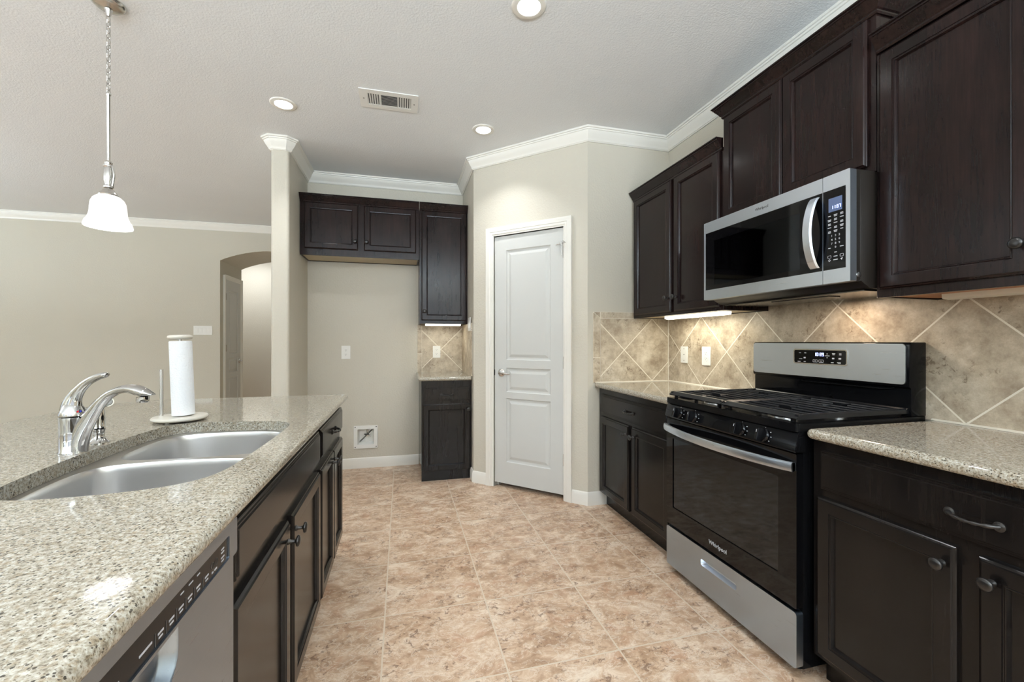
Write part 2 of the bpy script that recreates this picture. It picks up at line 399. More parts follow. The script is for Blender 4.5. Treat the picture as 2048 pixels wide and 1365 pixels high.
# ------------------------------------------------------------------ the room shell
XR = 1.985; YP = 2.842; T = 0.12
struct(MB().box(-7.1, 2.2, -3.6, 9.0, -0.10, 0.0).build('floor', 'floor'))
struct(MB().box(-7.1, 2.2, -3.6, 9.0, CEIL, CEIL+0.1).build('ceiling', 'ceiling'))
struct(MB().box(XR, XR+T, -3.5, YP+T, 0, CEIL).build('wall_right', 'wall'))
struct(MB().box(1.31, XR, YP, YP+T, 0, CEIL).build('wall_pantry_side', 'wall'))
# diagonal pantry wall with its door opening: local x along the wall as seen from the kitchen
DO = (0.59, 3.562); DL = 1.0182; C45 = math.cos(PI/4)
mb = MB(); mb.box(0, 0.206, 0, T, 0, CEIL); mb.box(0.830, DL, 0, T, 0, CEIL); mb.box(0.206, 0.830, 0, T, 2.06, CEIL)
struct(mb.build('wall_pantry', 'wall', loc=(DO[0], DO[1], 0), rotz=-PI/4))
struct(MB().box(0.59, 0.59+T, 3.562, 4.34, 0, CEIL).build('wall_niche_right', 'wall'))
# niche back wall with the recess for the water supply box
mb = MB(); mb.box(-0.836, -0.415, 4.218, 4.34, 0, CEIL); mb.box(-0.245, 0.59, 4.218, 4.34, 0, CEIL)
mb.box(-0.415, -0.245, 4.218, 4.34, 0, 0.206); mb.box(-0.415, -0.245, 4.218, 4.34, 0.377, CEIL); mb.box(-0.415, -0.245, 4.30, 4.34, 0.206, 0.377)
struct(mb.build('wall_niche_back', 'wall'))
# wall stub between the niche and the living room, bullnose corners
col = []
r = 0.022; x0, x1, y0 = -0.963, -0.836, 3.56
for cx, a0 in ((x0+r, 180), (x1-r, 270)):
    for i in range(7):
        a = math.radians(a0+15*i); col.append((cx+r*math.cos(a), y0+r+r*math.sin(a)))
col += [(x1, 4.34), (x0, 4.34)]
struct(MB().prism(col, 0, CEIL).build('wall_niche_left', 'wall', smooth=50))
struct(MB().box(-0.963, -0.843, 4.34, 8.6, 0, CEIL).build('wall_living_right', 'wall'))
struct(MB().box(-7.0, -6.9, -3.5, 6.37, 0, 0.55).box(-7.0, -6.9, -3.5, 6.37, 2.4, CEIL).box(-7.0, -6.9, -3.5, 1.25, 0.55, 2.4).box(-7.0, -6.9, 3.95, 6.37, 0.55, 2.4).build('wall_left', 'wallfar'))
# far living room wall with the deep arched opening
AX0, AX1, ZS, ZA = -2.322, -1.10, 2.262, 2.412
arc = []
for i in range(25):
    t = i/24; x = AX0+(AX1-AX0)*t; arc.append((x, ZS+(ZA-ZS)*(1-(2*t-1)**2)**0.5 if False else ZS+(ZA-ZS)*math.sin(PI*t)**0.85))
mb = MB(); mb.box(-7.0, AX0, 6.37, 7.14, 0, CEIL); mb.box(AX1, -0.963, 6.37, 7.14, 0, CEIL)
for (xa, za), (xb, zb) in zip(arc[:-1], arc[1:]):
    vs = [(xa, y, za) for y in (6.37, 7.14)]+[(xb, y, zb) for y in (6.37, 7.14)]+[(xa, y, CEIL) for y in (6.37, 7.14)]+[(xb, y, CEIL) for y in (6.37, 7.14)]
    mb.add(vs, [(0, 1, 3, 2), (4, 6, 7, 5), (0, 2, 6, 4), (1, 5, 7, 3)])
struct(mb.build('wall_far', 'wallfar'))
struct(MB().box(-7.0, -0.843, 8.6, 8.7, 0, CEIL).build('wall_hall', 'wall'))
struct(MB().box(-3.6, -3.5, 7.14, 8.6, 0, CEIL).build('wall_hall_left', 'wall'))
# wall behind the camera with two added windows
mb = MB()
for a, b in ((-7.0, -5.95), (-3.25, -1.65), (1.65, XR)): mb.box(a, b, -3.5, -3.4, 0, CEIL)
for a, b in ((-5.95, -3.25), (-1.65, 1.65)): mb.box(a, b, -3.5, -3.4, 0, 0.5 if a < -4 else 0.6).box(a, b, -3.5, -3.4, 2.35, CEIL)
struct(mb.build('wall_back', 'wall'))
def window(name, loc, rotz, w, z0, z1):  # unseen windows, added as a setting for the fill lights
    e = empty(name, loc, rotz, kind='structure')
    mb = MB()
    for a, b in ((-w/2, -w/2+0.06), (w/2-0.06, w/2), (-0.03, 0.03)): mb.box(a, b, -0.03, 0.03, z0, z1)
    for a, b in ((z0, z0+0.06), (z1-0.06, z1), ((z0+z1)/2-0.02, (z0+z1)/2+0.02)): mb.box(-w/2, w/2, -0.03, 0.03, a, b)
    mb.build('window_frame', 'trim', e)
    MB().box(-w/2+0.05, w/2-0.05, -0.004, 0.004, z0+0.05, z1-0.05).build('window_pane', 'pane', e)
window('window_1', (0.0, -3.45, 0), 0, 3.3, 0.6, 2.35)
window('window_2', (-4.6, -3.45, 0), 0, 2.7, 0.5, 2.35)
window('window_3', (-6.95, 2.6, 0), PI/2, 2.7, 0.55, 2.4)
# crown moulding, baseboards
CR = [(0, -0.092), (0.008, -0.092), (0.012, -0.086), (0.016, -0.086), (0.018, -0.078), (0.026, -0.066), (0.038, -0.050), (0.046, -0.034), (0.050, -0.024), (0.056, -0.022), (0.058, -0.014), (0.066, -0.012), (0.067, 0), (0, 0)]
CRW = [(o, z+CEIL-0.0005) for o, z in CR]
c = 0.024
kit = [(XR, -3.4), (XR, YP), (1.31, YP), (0.59, 3.562), (0.59, 4.218), (-0.836, 4.218), (-0.836, y0+c), (-0.836-c, y0), (-0.963+c, y0), (-0.963, y0+c), (-0.963, 6.37), (-6.9, 6.37), (-6.9, -3.4), (XR, -3.4)]
struct(sweep(MB(), kit, CRW).build('trim_1', 'trim', smooth=25))
struct(sweep(MB(), [(-0.963, 8.6), (-3.5, 8.6)], CRW).build('trim_2', 'trim', smooth=25))
BB = [(0, 0), (0.014, 0), (0.014, 0.072), (0.011, 0.080), (0.009, 0.090), (0.004, 0.096), (0, 0.096)]
struct(sweep(MB(), [(0.159, 4.218), (-0.836, 4.218), (-0.836, y0+c), (-0.836-c, y0), (-0.963+c, y0), (-0.963, y0+c), (-0.963, 6.37), (AX1, 6.37)], BB).build('baseboard_niche', 'trim', smooth=25))
def dpt(t, d=0.0): return (DO[0]+t*C45+d*C45*-1, DO[1]-t*C45-d*C45)
struct(sweep(MB(), [(XR-0.53, YP), (1.31, YP), dpt(0.897)], BB).build('baseboard_right', 'trim', smooth=25))
struct(sweep(MB(), [dpt(0.139), (0.59, 3.562), (0.59, 3.672)], BB).build('baseboard_pantry', 'trim', smooth=25))
struct(sweep(MB(), [(AX0, 6.37), (-6.9, 6.37)], BB).build('baseboard_far', 'trim', smooth=25))
# ------------------------------------------------------------------ doors
def casing_mesh(x0, x1, ztop, w=0.068, th=0.018):
    """mitred casing around an opening, in the xz plane, facing -y"""
    prof = [(0.0, 0), (0.0, th*0.45), (0.010, th*0.55), (0.014, th*0.8), (0.030, th*0.85), (0.034, th), (0.052, th), (0.060, th*1.15), (w, th*1.15), (w, 0)]
    L = []
    for px, pz, dx, dz in ((x0, 0, -1, 0), (x0, ztop, -1, 1), (x1, ztop, 1, 1), (x1, 0, 1, 0)):
        L.append([(px+dx*d, -y, pz+dz*d) for d, y in prof])
    return MB().loops(L)
def panel_door(e, w, h, x0, z0, ydoor, panels, th=0.035, mat='door'):
    """slab with moulded recessed panels as one leaf part"""
    mb = MB()
    outer = [(x0, z0), (x0+w, z0), (x0+w, z0+h), (x0, z0+h)]
    holes = [[(a, c_), (b, c_), (b, d), (a, d)] for a, b, c_, d in panels]
    t2 = MB(); plate(t2, outer, holes, 0, th)
    mb.add([(x, ydoor+z, y) for x, y, z in t2.v], t2.f)
    for a, b, c_, d in panels:
        pr = [(0, 0), (0.006, 0.008), (0.016, 0.010), (0.024, 0.010), (0.045, 0.003), (0.046, 0.003)]
        L = [[(a+i, ydoor+y, c_+i), (b-i, ydoor+y, c_+i), (b-i, ydoor+y, d-i), (a+i, ydoor+y, d-i)] for i, y in pr]
        mb.loops(L, False, True)
    return mb.build('door_leaf', mat, e)
def lever(e, x, z, y, direction, name='door_handle'):
    mb = MB(); mb.lathe([(0.001, 0.0), (0.033, 0.0), (0.033, 0.004), (0.027, 0.010), (0.012, 0.012), (0.010, 0.040), (0.001, 0.042)], (x, y, z), 28, '-y')
    d = direction
    mb.tube(spline([(x, y-0.040, z), (x+0.02*d, y-0.046, z+0.004), (x+0.05*d, y-0.048, z+0.001), (x+0.08*d, y-0.048, z-0.006), (x+0.105*d, y-0.046, z-0.002)], 5), lerp_list([0.010, 0.009, 0.008, 0.007, 0.005], 5), 10)
    return mb.build(name, 'nickel', e, smooth=50)
d1 = empty('door_1', (DO[0], DO[1], 0), -PI/4, 'white three panel pantry door in the diagonal wall', kind='structure')
casing_mesh(0.206, 0.830, 2.06).build('door_casing', 'trim', d1, smooth=25)
mb = MB(); mb.box(0.2, 0.206, 0.0, T, 0, 2.06).box(0.830, 0.836, 0, T, 0, 2.06).box(0.2, 0.836, 0, T, 2.06, 2.066)
mb.box(0.206, 0.224, 0.050, 0.09, 0, 2.05).box(0.812, 0.830, 0.050, 0.09, 0, 2.05).box(0.206, 0.830, 0.050, 0.09, 2.04, 2.06).build('door_frame', 'trim', d1)
panel_door(d1, 0.618, 2.019, 0.209, 0.036, 0.010, [(0.318, 0.716, 1.044, 1.938), (0.318, 0.716, 0.782, 0.980), (0.318, 0.716, 0.212, 0.732)])
lever(d1, 0.272, 0.938, 0.014, 1)
MB().box(0.2065, 0.2115, 0.004, 0.030, 0.915, 0.962).build('latch_plate', 'pewter', d1)
for z in (0.30, 1.035, 1.87):
    MB().lathe([(0.001, z-0.045), (0.007, z-0.045), (0.007, z+0.045), (0.001, z+0.045)], (0.828, 0.006, 0), 12).box(0.812, 0.828, 0.0125, 0.0145, z-0.043, z+0.043).build('hinge', 'nickel', d1, smooth=50)
mb = MB(); mb.tube([(0.835, -0.024, 1.93), (0.80, -0.014, 1.93), (0.772, -0.012, 1.926)], 0.0045, 8).lathe([(0.001, 1.918), (0.008, 1.918), (0.008, 1.94), (0.001, 1.94)], (0.815, -0.016, 0), 10)
mb.tube([(0.815, -0.016, 1.92), (0.815, -0.016, 1.84)], 0.003, 8).tube([(0.850, -0.02, 1.932), (0.845, -0.05, 1.94)], 0.004, 8)
mb.build('hinge_stop', 'nickel', d1, smooth=50)
# blank dark pantry behind the gap under the door
struct(MB().box(0.60, 2.1, 4.34, 4.44, 0, CEIL).build('wall_pantry_back', 'wall'))
struct(MB().box(2.0, 2.1, 2.96, 4.34, 0, CEIL).build('wall_pantry_right', 'wall'))
# closet door in the left jamb of the arch, faces +x
d2 = empty('door_2', (AX0, 6.46, 0), PI/2, 'white three panel door inside the arched opening', kind='structure')
casing_mesh(0.062, 0.598, 2.035, 0.055, 0.024).build('door_casing', 'trim', d2, smooth=25)
panel_door(d2, 0.536, 2.03, 0.062, 0.005, -0.014, [(0.16, 0.50, 1.02, 1.90), (0.16, 0.50, 0.76, 0.96), (0.16, 0.50, 0.2, 0.70)], th=0.0135)
lever(d2, 0.545, 0.91, -0.014, -1)
for z in (0.3, 1.10, 1.80): MB().box(0.060, 0.072, -0.020, -0.012, z-0.045, z+0.045).build('hinge', 'nickel', d2)
# ------------------------------------------------------------------ cabinets
PULL_Z = 0
def knob(e, x, z, y=-0.019):
    MB().lathe([(0.001, 0), (0.009, 0), (0.008, 0.003), (0.0055, 0.006), (0.005, 0.018), (0.009, 0.021), (0.0155, 0.023), (0.0165, 0.026), (0.0145, 0.030), (0.008, 0.032), (0.001, 0.0325)], (x, y, z), 24, '-y').build('knob', 'pewter', e, smooth=50)
def pull(e, x, z, y=-0.019, L=0.096):
    mb = MB()
    for s in (-1, 1):
        mb.lathe([(0.001, 0), (0.011, 0), (0.012, 0.003), (0.008, 0.006), (0.001, 0.007)], (x+s*L/2, y, z), 20, '-y')
    P = []; R = []
    for i in range(25):
        t = i/24; P.append((x-L/2+L*t, y-0.004-0.024*math.sin(PI*t)**0.6, z-0.003*math.sin(PI*t)))
        R.append(0.0042+0.0022*abs(2*t-1)**2+0.0009*math.sin(t*PI*10))
    mb.tube(P, R, 10); mb.build('handle', 'pewter', e, smooth=60)
DOOR_P = [(0, 0), (0, -0.0105), (0.002, -0.0125), (0.006, -0.0150), (0.0085, -0.0190), (0.0445, -0.0190), (0.0455, -0.0155), (0.0475, -0.0150), (0.0495, -0.0165), (0.0520, -0.0160), (0.0545, -0.0105), (0.0560, -0.0060), (0.0585, -0.0060)]
DRAW_P = [(0, 0), (0, -0.0105), (0.002, -0.0125), (0.006, -0.0125), (0.008, -0.0155), (0.012, -0.0155), (0.0145, -0.019), (0.02, -0.019)]
def door(e, x0, x1, z0, z1, knob_at=None, mat='wood', name='door'):
    d = MB().nested(x1-x0, z1-z0, DOOR_P, x0, z0).build(name, mat, e)
    if knob_at: knob(d, *knob_at)
    return d
def drawer(e, x0, x1, z0, z1, mat='wood', handle=True, name='drawer'):
    d = MB().nested(x1-x0, z1-z0, DRAW_P, x0, z0).build(name, mat, e)
    if handle: pull(d, (x0+x1)/2, (z0+z1)/2-0.004)
    return d
CRN = [(0, -0.066), (0.006, -0.066), (0.009, -0.060), (0.009, -0.054), (0.014, -0.050), (0.022, -0.036), (0.033, -0.022), (0.036, -0.016), (0.040, -0.014), (0.040, -0.008), (0.046, -0.006), (0.046, 0), (0, 0)]
def cab_crown(e, x0, x1, z, depth, left=True, right=True, mat='wood'):
    path = []
    if left: path.append((x0, depth))
    path += [(x0, 0), (x1, 0)]
    if right: path.append((x1, depth))
    mb = MB(); sweep(mb, path, [(o, zz+z) for o, zz in CRN], side=-1)
    mb.box(x0, x1, 0.0, depth, z-0.060, z-0.050)
    return mb.build('crown', mat, e, smooth=20)
def upper(e, x0, x1, z0, z1, depth, under='underside', mat='wood'):
    mb = MB(); mb.box(x0, x1, 0, 0.019, z0, z1); t = 0.013
    mb.box(x0, x0+t, 0.019, depth, z0, z1).box(x1-t, x1, 0.019, depth, z0, z1).box(x0+t, x1-t, 0.019, depth, z1-t, z1).box(x0+t, x1-t, depth-t, depth, z0, z1-t)
    mb.build('body', mat, e, bevel=0.0008, bseg=1)
    MB().box(x0+t, x1-t, 0.019, depth-t, z0+0.005, z0+0.016).build('bottom_panel', under, e)
def base(e, x0, x1, ztop, depth, mat='woodb', zt=0.10, toe=0.055):
    mb = MB(); mb.box(x0, x1, 0, 0.02, zt, ztop); mb.box(x0, x0+0.016, 0.02, depth, zt, ztop); mb.box(x1-0.016, x1, 0.02, depth, zt, ztop)
    mb.box(x0+0.016, x1-0.016, 0.02, depth, zt, zt+0.016).box(x0+0.016, x1-0.016, depth-0.012, depth, zt+0.016, ztop)
    mb.build('body', mat, e, bevel=0.0008, bseg=1)
    MB().box(x0+0.002, x1-0.002, toe, toe+0.016, 0.0, zt).build('toe_kick', 'woodb', e)
ZCT = 0.858
FX = 1.680
WD = XR-FX-0.002     # depth of the wall cabinets
# left wall cabinet: local x = 0 at the pantry wall
e = empty('wall_cabinet', (FX, 2.832, 0), RIGHT, 'dark two door wall cabinet in the corner, left of the microwave', 'cabinet', 'dark wall cabinets on the range wall')
upper(e, 0, 0.912, 1.365, 2.24, WD)
door(e, 0.022, 0.468, 1.384, 2.232, (0.442, 1.475)); door(e, 0.498, 0.893, 1.384, 2.232, (0.524, 1.475))
cab_crown(e, 0.003, 0.909, 2.298, WD, False, False)
e = empty('wall_cabinet', (FX, 1.9185, 0), RIGHT, 'short raised dark wall cabinet directly above the microwave', 'cabinet', 'dark wall cabinets on the range wall')
upper(e, 0, 0.757, 1.822, 2.405, WD)
door(e, 0.012, 0.370, 1.846, 2.392, None); door(e, 0.374, 0.733, 1.846, 2.392, None)
cab_crown(e, 0.0, 0.757, 2.462, WD, True, True)
e = empty('wall_cabinet', (FX, 1.159, 0), RIGHT, 'largest dark wall cabinet, right of the microwave, cut by the photo edge', 'cabinet', 'dark wall cabinets on the range wall')
upper(e, 0, 0.853, 1.355, 2.24, WD, 'inside')
door(e, 0.015, 0.408, 1.384, 2.232, (0.381, 1.468)); door(e, 0.445, 0.838, 1.384, 2.232, (0.472, 1.468))
cab_crown(e, 0.003, 0.853, 2.310, WD, False, True)
# fridge niche cabinets, face -y
e = empty('wall_cabinet', (-0.832, 3.900, 0), 0, 'short dark two door wall cabinet over the empty fridge niche', 'cabinet', 'dark cabinets in the fridge niche')
upper(e, 0, 0.983, 1.930, 2.385, 0.314)
door(e, 0.034, 0.464, 1.985, 2.376, (0.440, 2.058)); door(e, 0.513, 0.956, 1.985, 2.376, (0.535, 2.058))
cab_crown(e, 0, 0.983, 2.442, 0.314, False, False)
e = empty('wall_cabinet', (0.1535, 3.900, 0), 0, 'tall narrow dark one door wall cabinet beside the fridge niche', 'cabinet', 'dark cabinets in the fridge niche')
upper(e, 0, 0.4345, 1.354, 2.385, 0.314)
door(e, 0.017, 0.424, 1.384, 2.376, (0.044, 1.465))
cab_crown(e, 0, 0.4345, 2.442, 0.314, False, False)
e = empty('base_cabinet', (0.160, 3.660, 0), 0, 'narrow black base cabinet with one drawer beside the fridge niche', 'cabinet', 'dark cabinets in the fridge niche')
base(e, 0, 0.428, ZCT, 0.555, zt=0.10, toe=0.018)
drawer(e, 0.014, 0.414, 0.684, 0.800, 'woodb'); door(e, 0.012, 0.414, 0.09, 0.658, (0.396, 0.610), 'woodb')
# base cabinets along the right wall, face -x
BX = 1.402
e = empty('base_cabinet', (BX, 2.838, 0), RIGHT, 'dark two door base cabinet with one drawer in the corner left of the range', 'cabinet', 'dark base cabinets on the range wall')
base(e, 0, 0.885, ZCT, XR-BX-0.002)
drawer(e, 0.048, 0.850, 0.684, 0.818, 'woodb'); door(e, 0.040, 0.432, 0.115, 0.658, (0.406, 0.602), 'woodb'); door(e, 0.470, 0.858, 0.115, 0.658, (0.498, 0.602), 'woodb')
e = empty('base_cabinet', (BX, 1.172, 0), RIGHT, 'dark two door base cabinet with one wide drawer at the right photo edge', 'cabinet', 'dark base cabinets on the range wall')
base(e, 0, 0.880, ZCT, XR-BX-0.002)
drawer(e, 0.034, 0.846, 0.690, 0.824, 'woodb'); door(e, 0.022, 0.402, 0.119, 0.662, (0.376, 0.611), 'woodb'); door(e, 0.446, 0.842, 0.119, 0.662, (0.474, 0.611), 'woodb')
# island cabinets, face +x: local x runs with +y
IX = -0.340
e = empty('base_cabinet', (IX, 0.950, 0), LEFTF, 'dark sink base cabinet with a wide false drawer front on the island', 'cabinet', 'dark base cabinets of the island')
base(e, 0, 0.936, 0.66, 0.58)
MB().box(0, 0.936, 0, 0.02, 0.66, ZCT).build('front_rail', 'woodb', e)
drawer(e, 0.012, 0.920, 0.704, 0.828, 'woodb', False, 'false_drawer_front')
door(e, 0.010, 0.440, 0.115, 0.662, (0.412, 0.610), 'woodb'); door(e, 0.478, 0.922, 0.115, 0.662, (0.506, 0.610), 'woodb')
e = empty('base_cabinet', (IX, 1.888, 0), LEFTF, 'dark island base cabinet at its far end with one drawer over two doors', 'cabinet', 'dark base cabinets of the island')
base(e, 0, 0.664, ZCT, 0.58)
drawer(e, 0.016, 0.645, 0.704, 0.828, 'woodb'); door(e, 0.014, 0.338, 0.115, 0.662, (0.310, 0.610), 'woodb'); door(e, 0.346, 0.648, 0.115, 0.662, (0.374, 0.610), 'woodb')
struct_isl = tag(MB().box(-1.13, -0.925, -0.92, 2.55, 0, ZCT-0.002).build('wall_island', 'wall'), kind='structure')
# ------------------------------------------------------------------ countertops
ZC = 0.893
SINK = smooth_loop([(-0.395, 1.30), (-0.390, 1.60), (-0.405, 1.72), (-0.465, 1.785), (-0.60, 1.812), (-0.735, 1.822), (-0.805, 1.785), (-0.832, 1.67), (-0.836, 1.50), (-0.830, 1.30), (-0.812, 1.13), (-0.785, 1.055), (-0.70, 1.018), (-0.55, 1.022), (-0.455, 1.055), (-0.408, 1.13)], 6)
isl = rrect(-1.450, -0.300, -0.95, 2.60, [0.03, 0.018, 0.33, 0.03], 8)
isl = [p for i, p in enumerate(isl) if i == 0 or (Vector(p)-Vector(isl[i-1])).length > 1e-5]
mb = MB(); plate(mb, isl, [SINK], ZCT, ZC, 0.0175, 5)
tag(mb.build('countertop', 'granite', smooth=50), 'large speckled granite island countertop with a sink cutout', 'countertop')
def counter(name, x0, x1, y0_, y1_, label, rad, sq):
    L = rrect(x0, x1, y0_, y1_, rad, 5)
    L = [p for i, p in enumerate(L) if i == 0 or (Vector(p)-Vector(L[i-1])).length > 1e-5]
    mb = MB(); plate(mb, L, [], ZCT, ZC, 0.0165, 5); q = 0.0168
    def fix(p):
        x, y, z = p
        if 'r' in sq and x > x1-q: x = x1
        if 't' in sq and y > y1_-q: y = y1_
        if 'b' in sq and y < y0_+q: y = y0_
        return (x, y, z)
    mb.v = [fix(p) for p in mb.v]
    return tag(mb.build(name, 'granite', smooth=50), label, 'countertop')
counter('countertop', 1.362, XR-0.009, 1.951, 2.833, 'small granite countertop in the corner left of the range', [0.004, 0.004, 0.004, 0.004], 'rtb')
counter('countertop', 1.362, XR-0.009, 0.290, 1.174, 'granite countertop right of the range with a rounded front corner', [0.004, 0.004, 0.022, 0.004], 'rb')
counter('countertop', 0.132, 0.581, 3.622, 4.209, 'tiny granite countertop on the narrow niche cabinet', [0.004, 0.004, 0.004, 0.02], 'rt')
# ------------------------------------------------------------------ backsplashes
e = empty('tile_backsplash', (0, 0, 0), 0, 'beige diamond laid tile backsplash along the range wall', 'backsplash')
MB().box(1.977, XR-0.0005, 0.29, 2.834, ZC, 1.44).build('field_tile', 'tile_r', e)
MB().loops([[(x, y, z) for x, z in ((1.9705, 0.8934), (1.9768, 0.8934), (1.9768, 0.9000))] for y in (0.29, 1.17)]).build('caulk_line', 'caulk', e)
MB().loops([[(x, y, z) for x, z in ((1.9705, 0.8934), (1.9768, 0.8934), (1.9768, 0.9000))] for y in (1.955, 2.833)]).build('caulk_line', 'caulk', e)
e = empty('tile_backsplash', (0, 0, 0), 0, 'beige diamond tile backsplash on the pantry side wall with border strips', 'backsplash')
MB().box(1.350, 1.977, 2.8365, YP-0.0005, ZC, 1.412).build('grout_bed', 'grout', e)
MB().box(1.410, 1.9765, 2.834, 2.8365, ZC, 1.362).build('field_tile', 'tile_p', e)
mb = MB()   # left border and top border, mitred at the corner
def vprism(mb, poly, ya, yb): return mb.loops([[(x, ya, z) for x, z in poly], [(x, yb, z) for x, z in poly]])
vprism(mb, [(1.352, ZC), (1.406, ZC), (1.406, 1.363), (1.352, 1.407)], 2.834, 2.8365); mb.build('upright_border', 'tile_bv', e)
mb = MB(); vprism(mb, [(1.355, 1.410), (1.409, 1.366), (1.9765, 1.366), (1.9765, 1.410)], 2.834, 2.8365); mb.build('top_border', 'tile_bh', e)
MB().loops([[(x, y, z) for x, y in ((1.9728, 2.8338), (1.9768, 2.8298), (1.9768, 2.8338))] for z in (0.8936, 1.363)]).build('corner_grout', 'caulk', e)
MB().loops([[(x, y, z) for y, z in ((2.8275, 0.8934), (2.8338, 0.8934), (2.8338, 0.9000))] for x in (1.364, 1.970)]).build('caulk_line', 'caulk', e)
e = empty('tile_backsplash', (0, 0, 0), 0, 'small tile backsplash in the niche under the tall narrow cabinet', 'backsplash')
MB().box(0.145, 0.590, 4.212, 4.2175, ZC, 1.353).build('grout_bed', 'grout', e)
MB().box(0.190, 0.581, 4.2095, 4.212, ZC, 1.353).build('field_tile', 'tile_n', e)
MB().box(0.147, 0.187, 4.2095, 4.212, ZC, 1.353).build('upright_border', 'tile_bv', e)
MB().box(0.5815, 0.5895, 3.63, 4.2095, ZC, 1.353).build('side_tile', 'tile_ns', e)
# ------------------------------------------------------------------ seven segment digits
SEG = {'0': 'abcdef', '1': 'bc', '3': 'abcdg', '7': 'abc', '9': 'abcdfg'}
def digits(parent, text, x, y, z, h, name='clock_digits'):
    """text laid along +x in a local xz plane facing -y"""
    mb = MB(); w = h*0.5; t = h*0.11; cx = x
    for ch in text:
        if ch == ':':
            for q in (0.3, 0.7): mb.box(cx, cx+t, y-0.0006, y, z+h*q-t/2, z+h*q+t/2)
            cx += t*2.2; continue
        S = {'a': (0, w, h-t, h), 'd': (0, w, 0, t), 'g': (0, w, h/2-t/2, h/2+t/2), 'b': (w-t, w, h/2, h), 'c': (w-t, w, 0, h/2), 'f': (0, t, h/2, h), 'e': (0, t, 0, h/2)}
        for s in SEG[ch]:
            a, b, c_, d = S[s]; mb.box(cx+a, cx+b, y-0.0006, y, z+c_, z+d)
        cx += w+t*2.4
    return mb.build(name, 'digit', parent)
def labelbars(parent, items, y, mat='ink', name='key_labels'):
    mb = MB()
    for x, z, w, h in items: mb.box(x-w/2, x+w/2, y-0.0005, y, z-h/2, z+h/2)
    return mb.build(name, mat, parent)
def xz_plate(x0, x1, z0, z1, y0_, y1_, r, holes=(), seg=5):
    """rounded plate in the xz plane between y0_ and y1_"""
    t = MB(); L = rrect(x0, x1, z0, z1, r, seg); plate(t, L, [list(h) for h in holes], y0_, y1_)
    mb = MB(); mb.add([(x, z, y) for x, y, z in t.v], t.f); return mb
# ------------------------------------------------------------------ range: local x from its left side (y=1.942) to its right, y into the wall
RXF = 1.343; W = 0.758
e = empty('gas_range', (RXF, 1.942, 0), RIGHT, 'freestanding black and stainless gas range between the base cabinets', 'range')
D = XR-0.008-RXF
mb = MB()
mb.box(0.004, 0.020, 0.030, D-0.004, 0.035, 0.885).box(W-0.020, W-0.004, 0.030, D-0.004, 0.035, 0.885).box(0.020, W-0.020, D-0.02, D-0.004, 0.035, 0.885)
mb.box(0.020, W-0.020, 0.030, D-0.02, 0.035, 0.250).box(0.020, W-0.020, 0.030, D-0.02, 0.74, 0.885)
mb.box(0.020, 0.075, 0.030, D-0.02, 0.25, 0.74).box(W-0.075, W-0.020, 0.030, D-0.02, 0.25, 0.74)
mb.build('body', 'black', e)
MB().box(0.0751, W-0.0751, D-0.14, D-0.13, 0.2501, 0.7399).box(0.0751, 0.0761, 0.031, D-0.14, 0.2501, 0.7399).box(W-0.0761, W-0.0751, 0.031, D-0.14, 0.2501, 0.7399).build('oven_lining', 'cavity', e)
for z in (0.475, 0.590):
    mb = MB(); mb.tube([(0.078, 0.05, z), (W-0.078, 0.05, z)], 0.003, 8).tube([(0.078, 0.38, z), (W-0.078, 0.38, z)], 0.003, 8)
    for i in range(22): x = 0.10+i*(W-0.2)/21; mb.tube([(x, 0.05, z+0.002), (x, 0.38, z+0.002)], 0.0016, 6)
    mb.build('oven_rack', 'chrome', e, smooth=50)
for x in (0.06, W-0.06):
    for y in (0.07, D-0.08): MB().lathe([(0.001, 0), (0.018, 0), (0.018, 0.012), (0.010, 0.016), (0.010, 0.036), (0.001, 0.036)], (x, y, 0), 16).build('foot', 'blackmatte', e, smooth=40)
# storage drawer with pressed finger pocket
pk = [(0.262, 0.158), (0.479, 0.158), (0.479, 0.186), (0.262, 0.186)]
pk = rrect(0.262, 0.479, 0.158, 0.188, 0.010, 4)
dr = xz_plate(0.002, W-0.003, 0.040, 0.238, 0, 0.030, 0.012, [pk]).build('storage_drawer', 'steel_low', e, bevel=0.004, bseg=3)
L = []
for k, (i, y) in enumerate([(0, 0.0005), (0.002, 0.006), (0.005, 0.016), (0.007, 0.022)]):
    L.append([(x, y, z) for x, z in offset(pk, i)])
MB().loops(L, False, True).build('finger_pocket', 'steel', dr, smooth=50)
# oven door: black glass in a thin frame, curved steel handle
win = rrect(0.052, 0.680, 0.345, 0.700, 0.006, 3)
od = xz_plate(0.002, W-0.003, 0.252, 0.798, 0, 0.028, 0.004, [win]).build('oven_door', 'blackglass', e, bevel=0.002, bseg=2)
MB().box(0.052, 0.680, 0.004, 0.006, 0.345, 0.700).build('oven_window', 'ovenglass', od)
mb = MB(); N = 28; L = []
for i in range(N+1):
    t = i/N; x = 0.004+(W-0.010)*t; o = 0.058*math.sin(PI*t)**0.75 if 0 < t < 1 else 0
    y = -0.012-o
    L.append([(x, y, 0.736), (x, y-0.006, 0.739), (x, y-0.0085, 0.753), (x, y-0.006, 0.768), (x, y, 0.771), (x, y+0.010, 0.768), (x, y+0.010, 0.739)])
mb.loops(L).box(0.004, 0.020, -0.014, 0.0, 0.739, 0.768).box(W-0.022, W-0.006, -0.014, 0.0, 0.739, 0.768)
mb.build('handle', 'steel', od, smooth=35)
text_mesh('brand_lettering', 'Whirlpool', 0.026, 'ink', od, (0.371, -0.0004, 0.292), (PI/2, 0, 0))
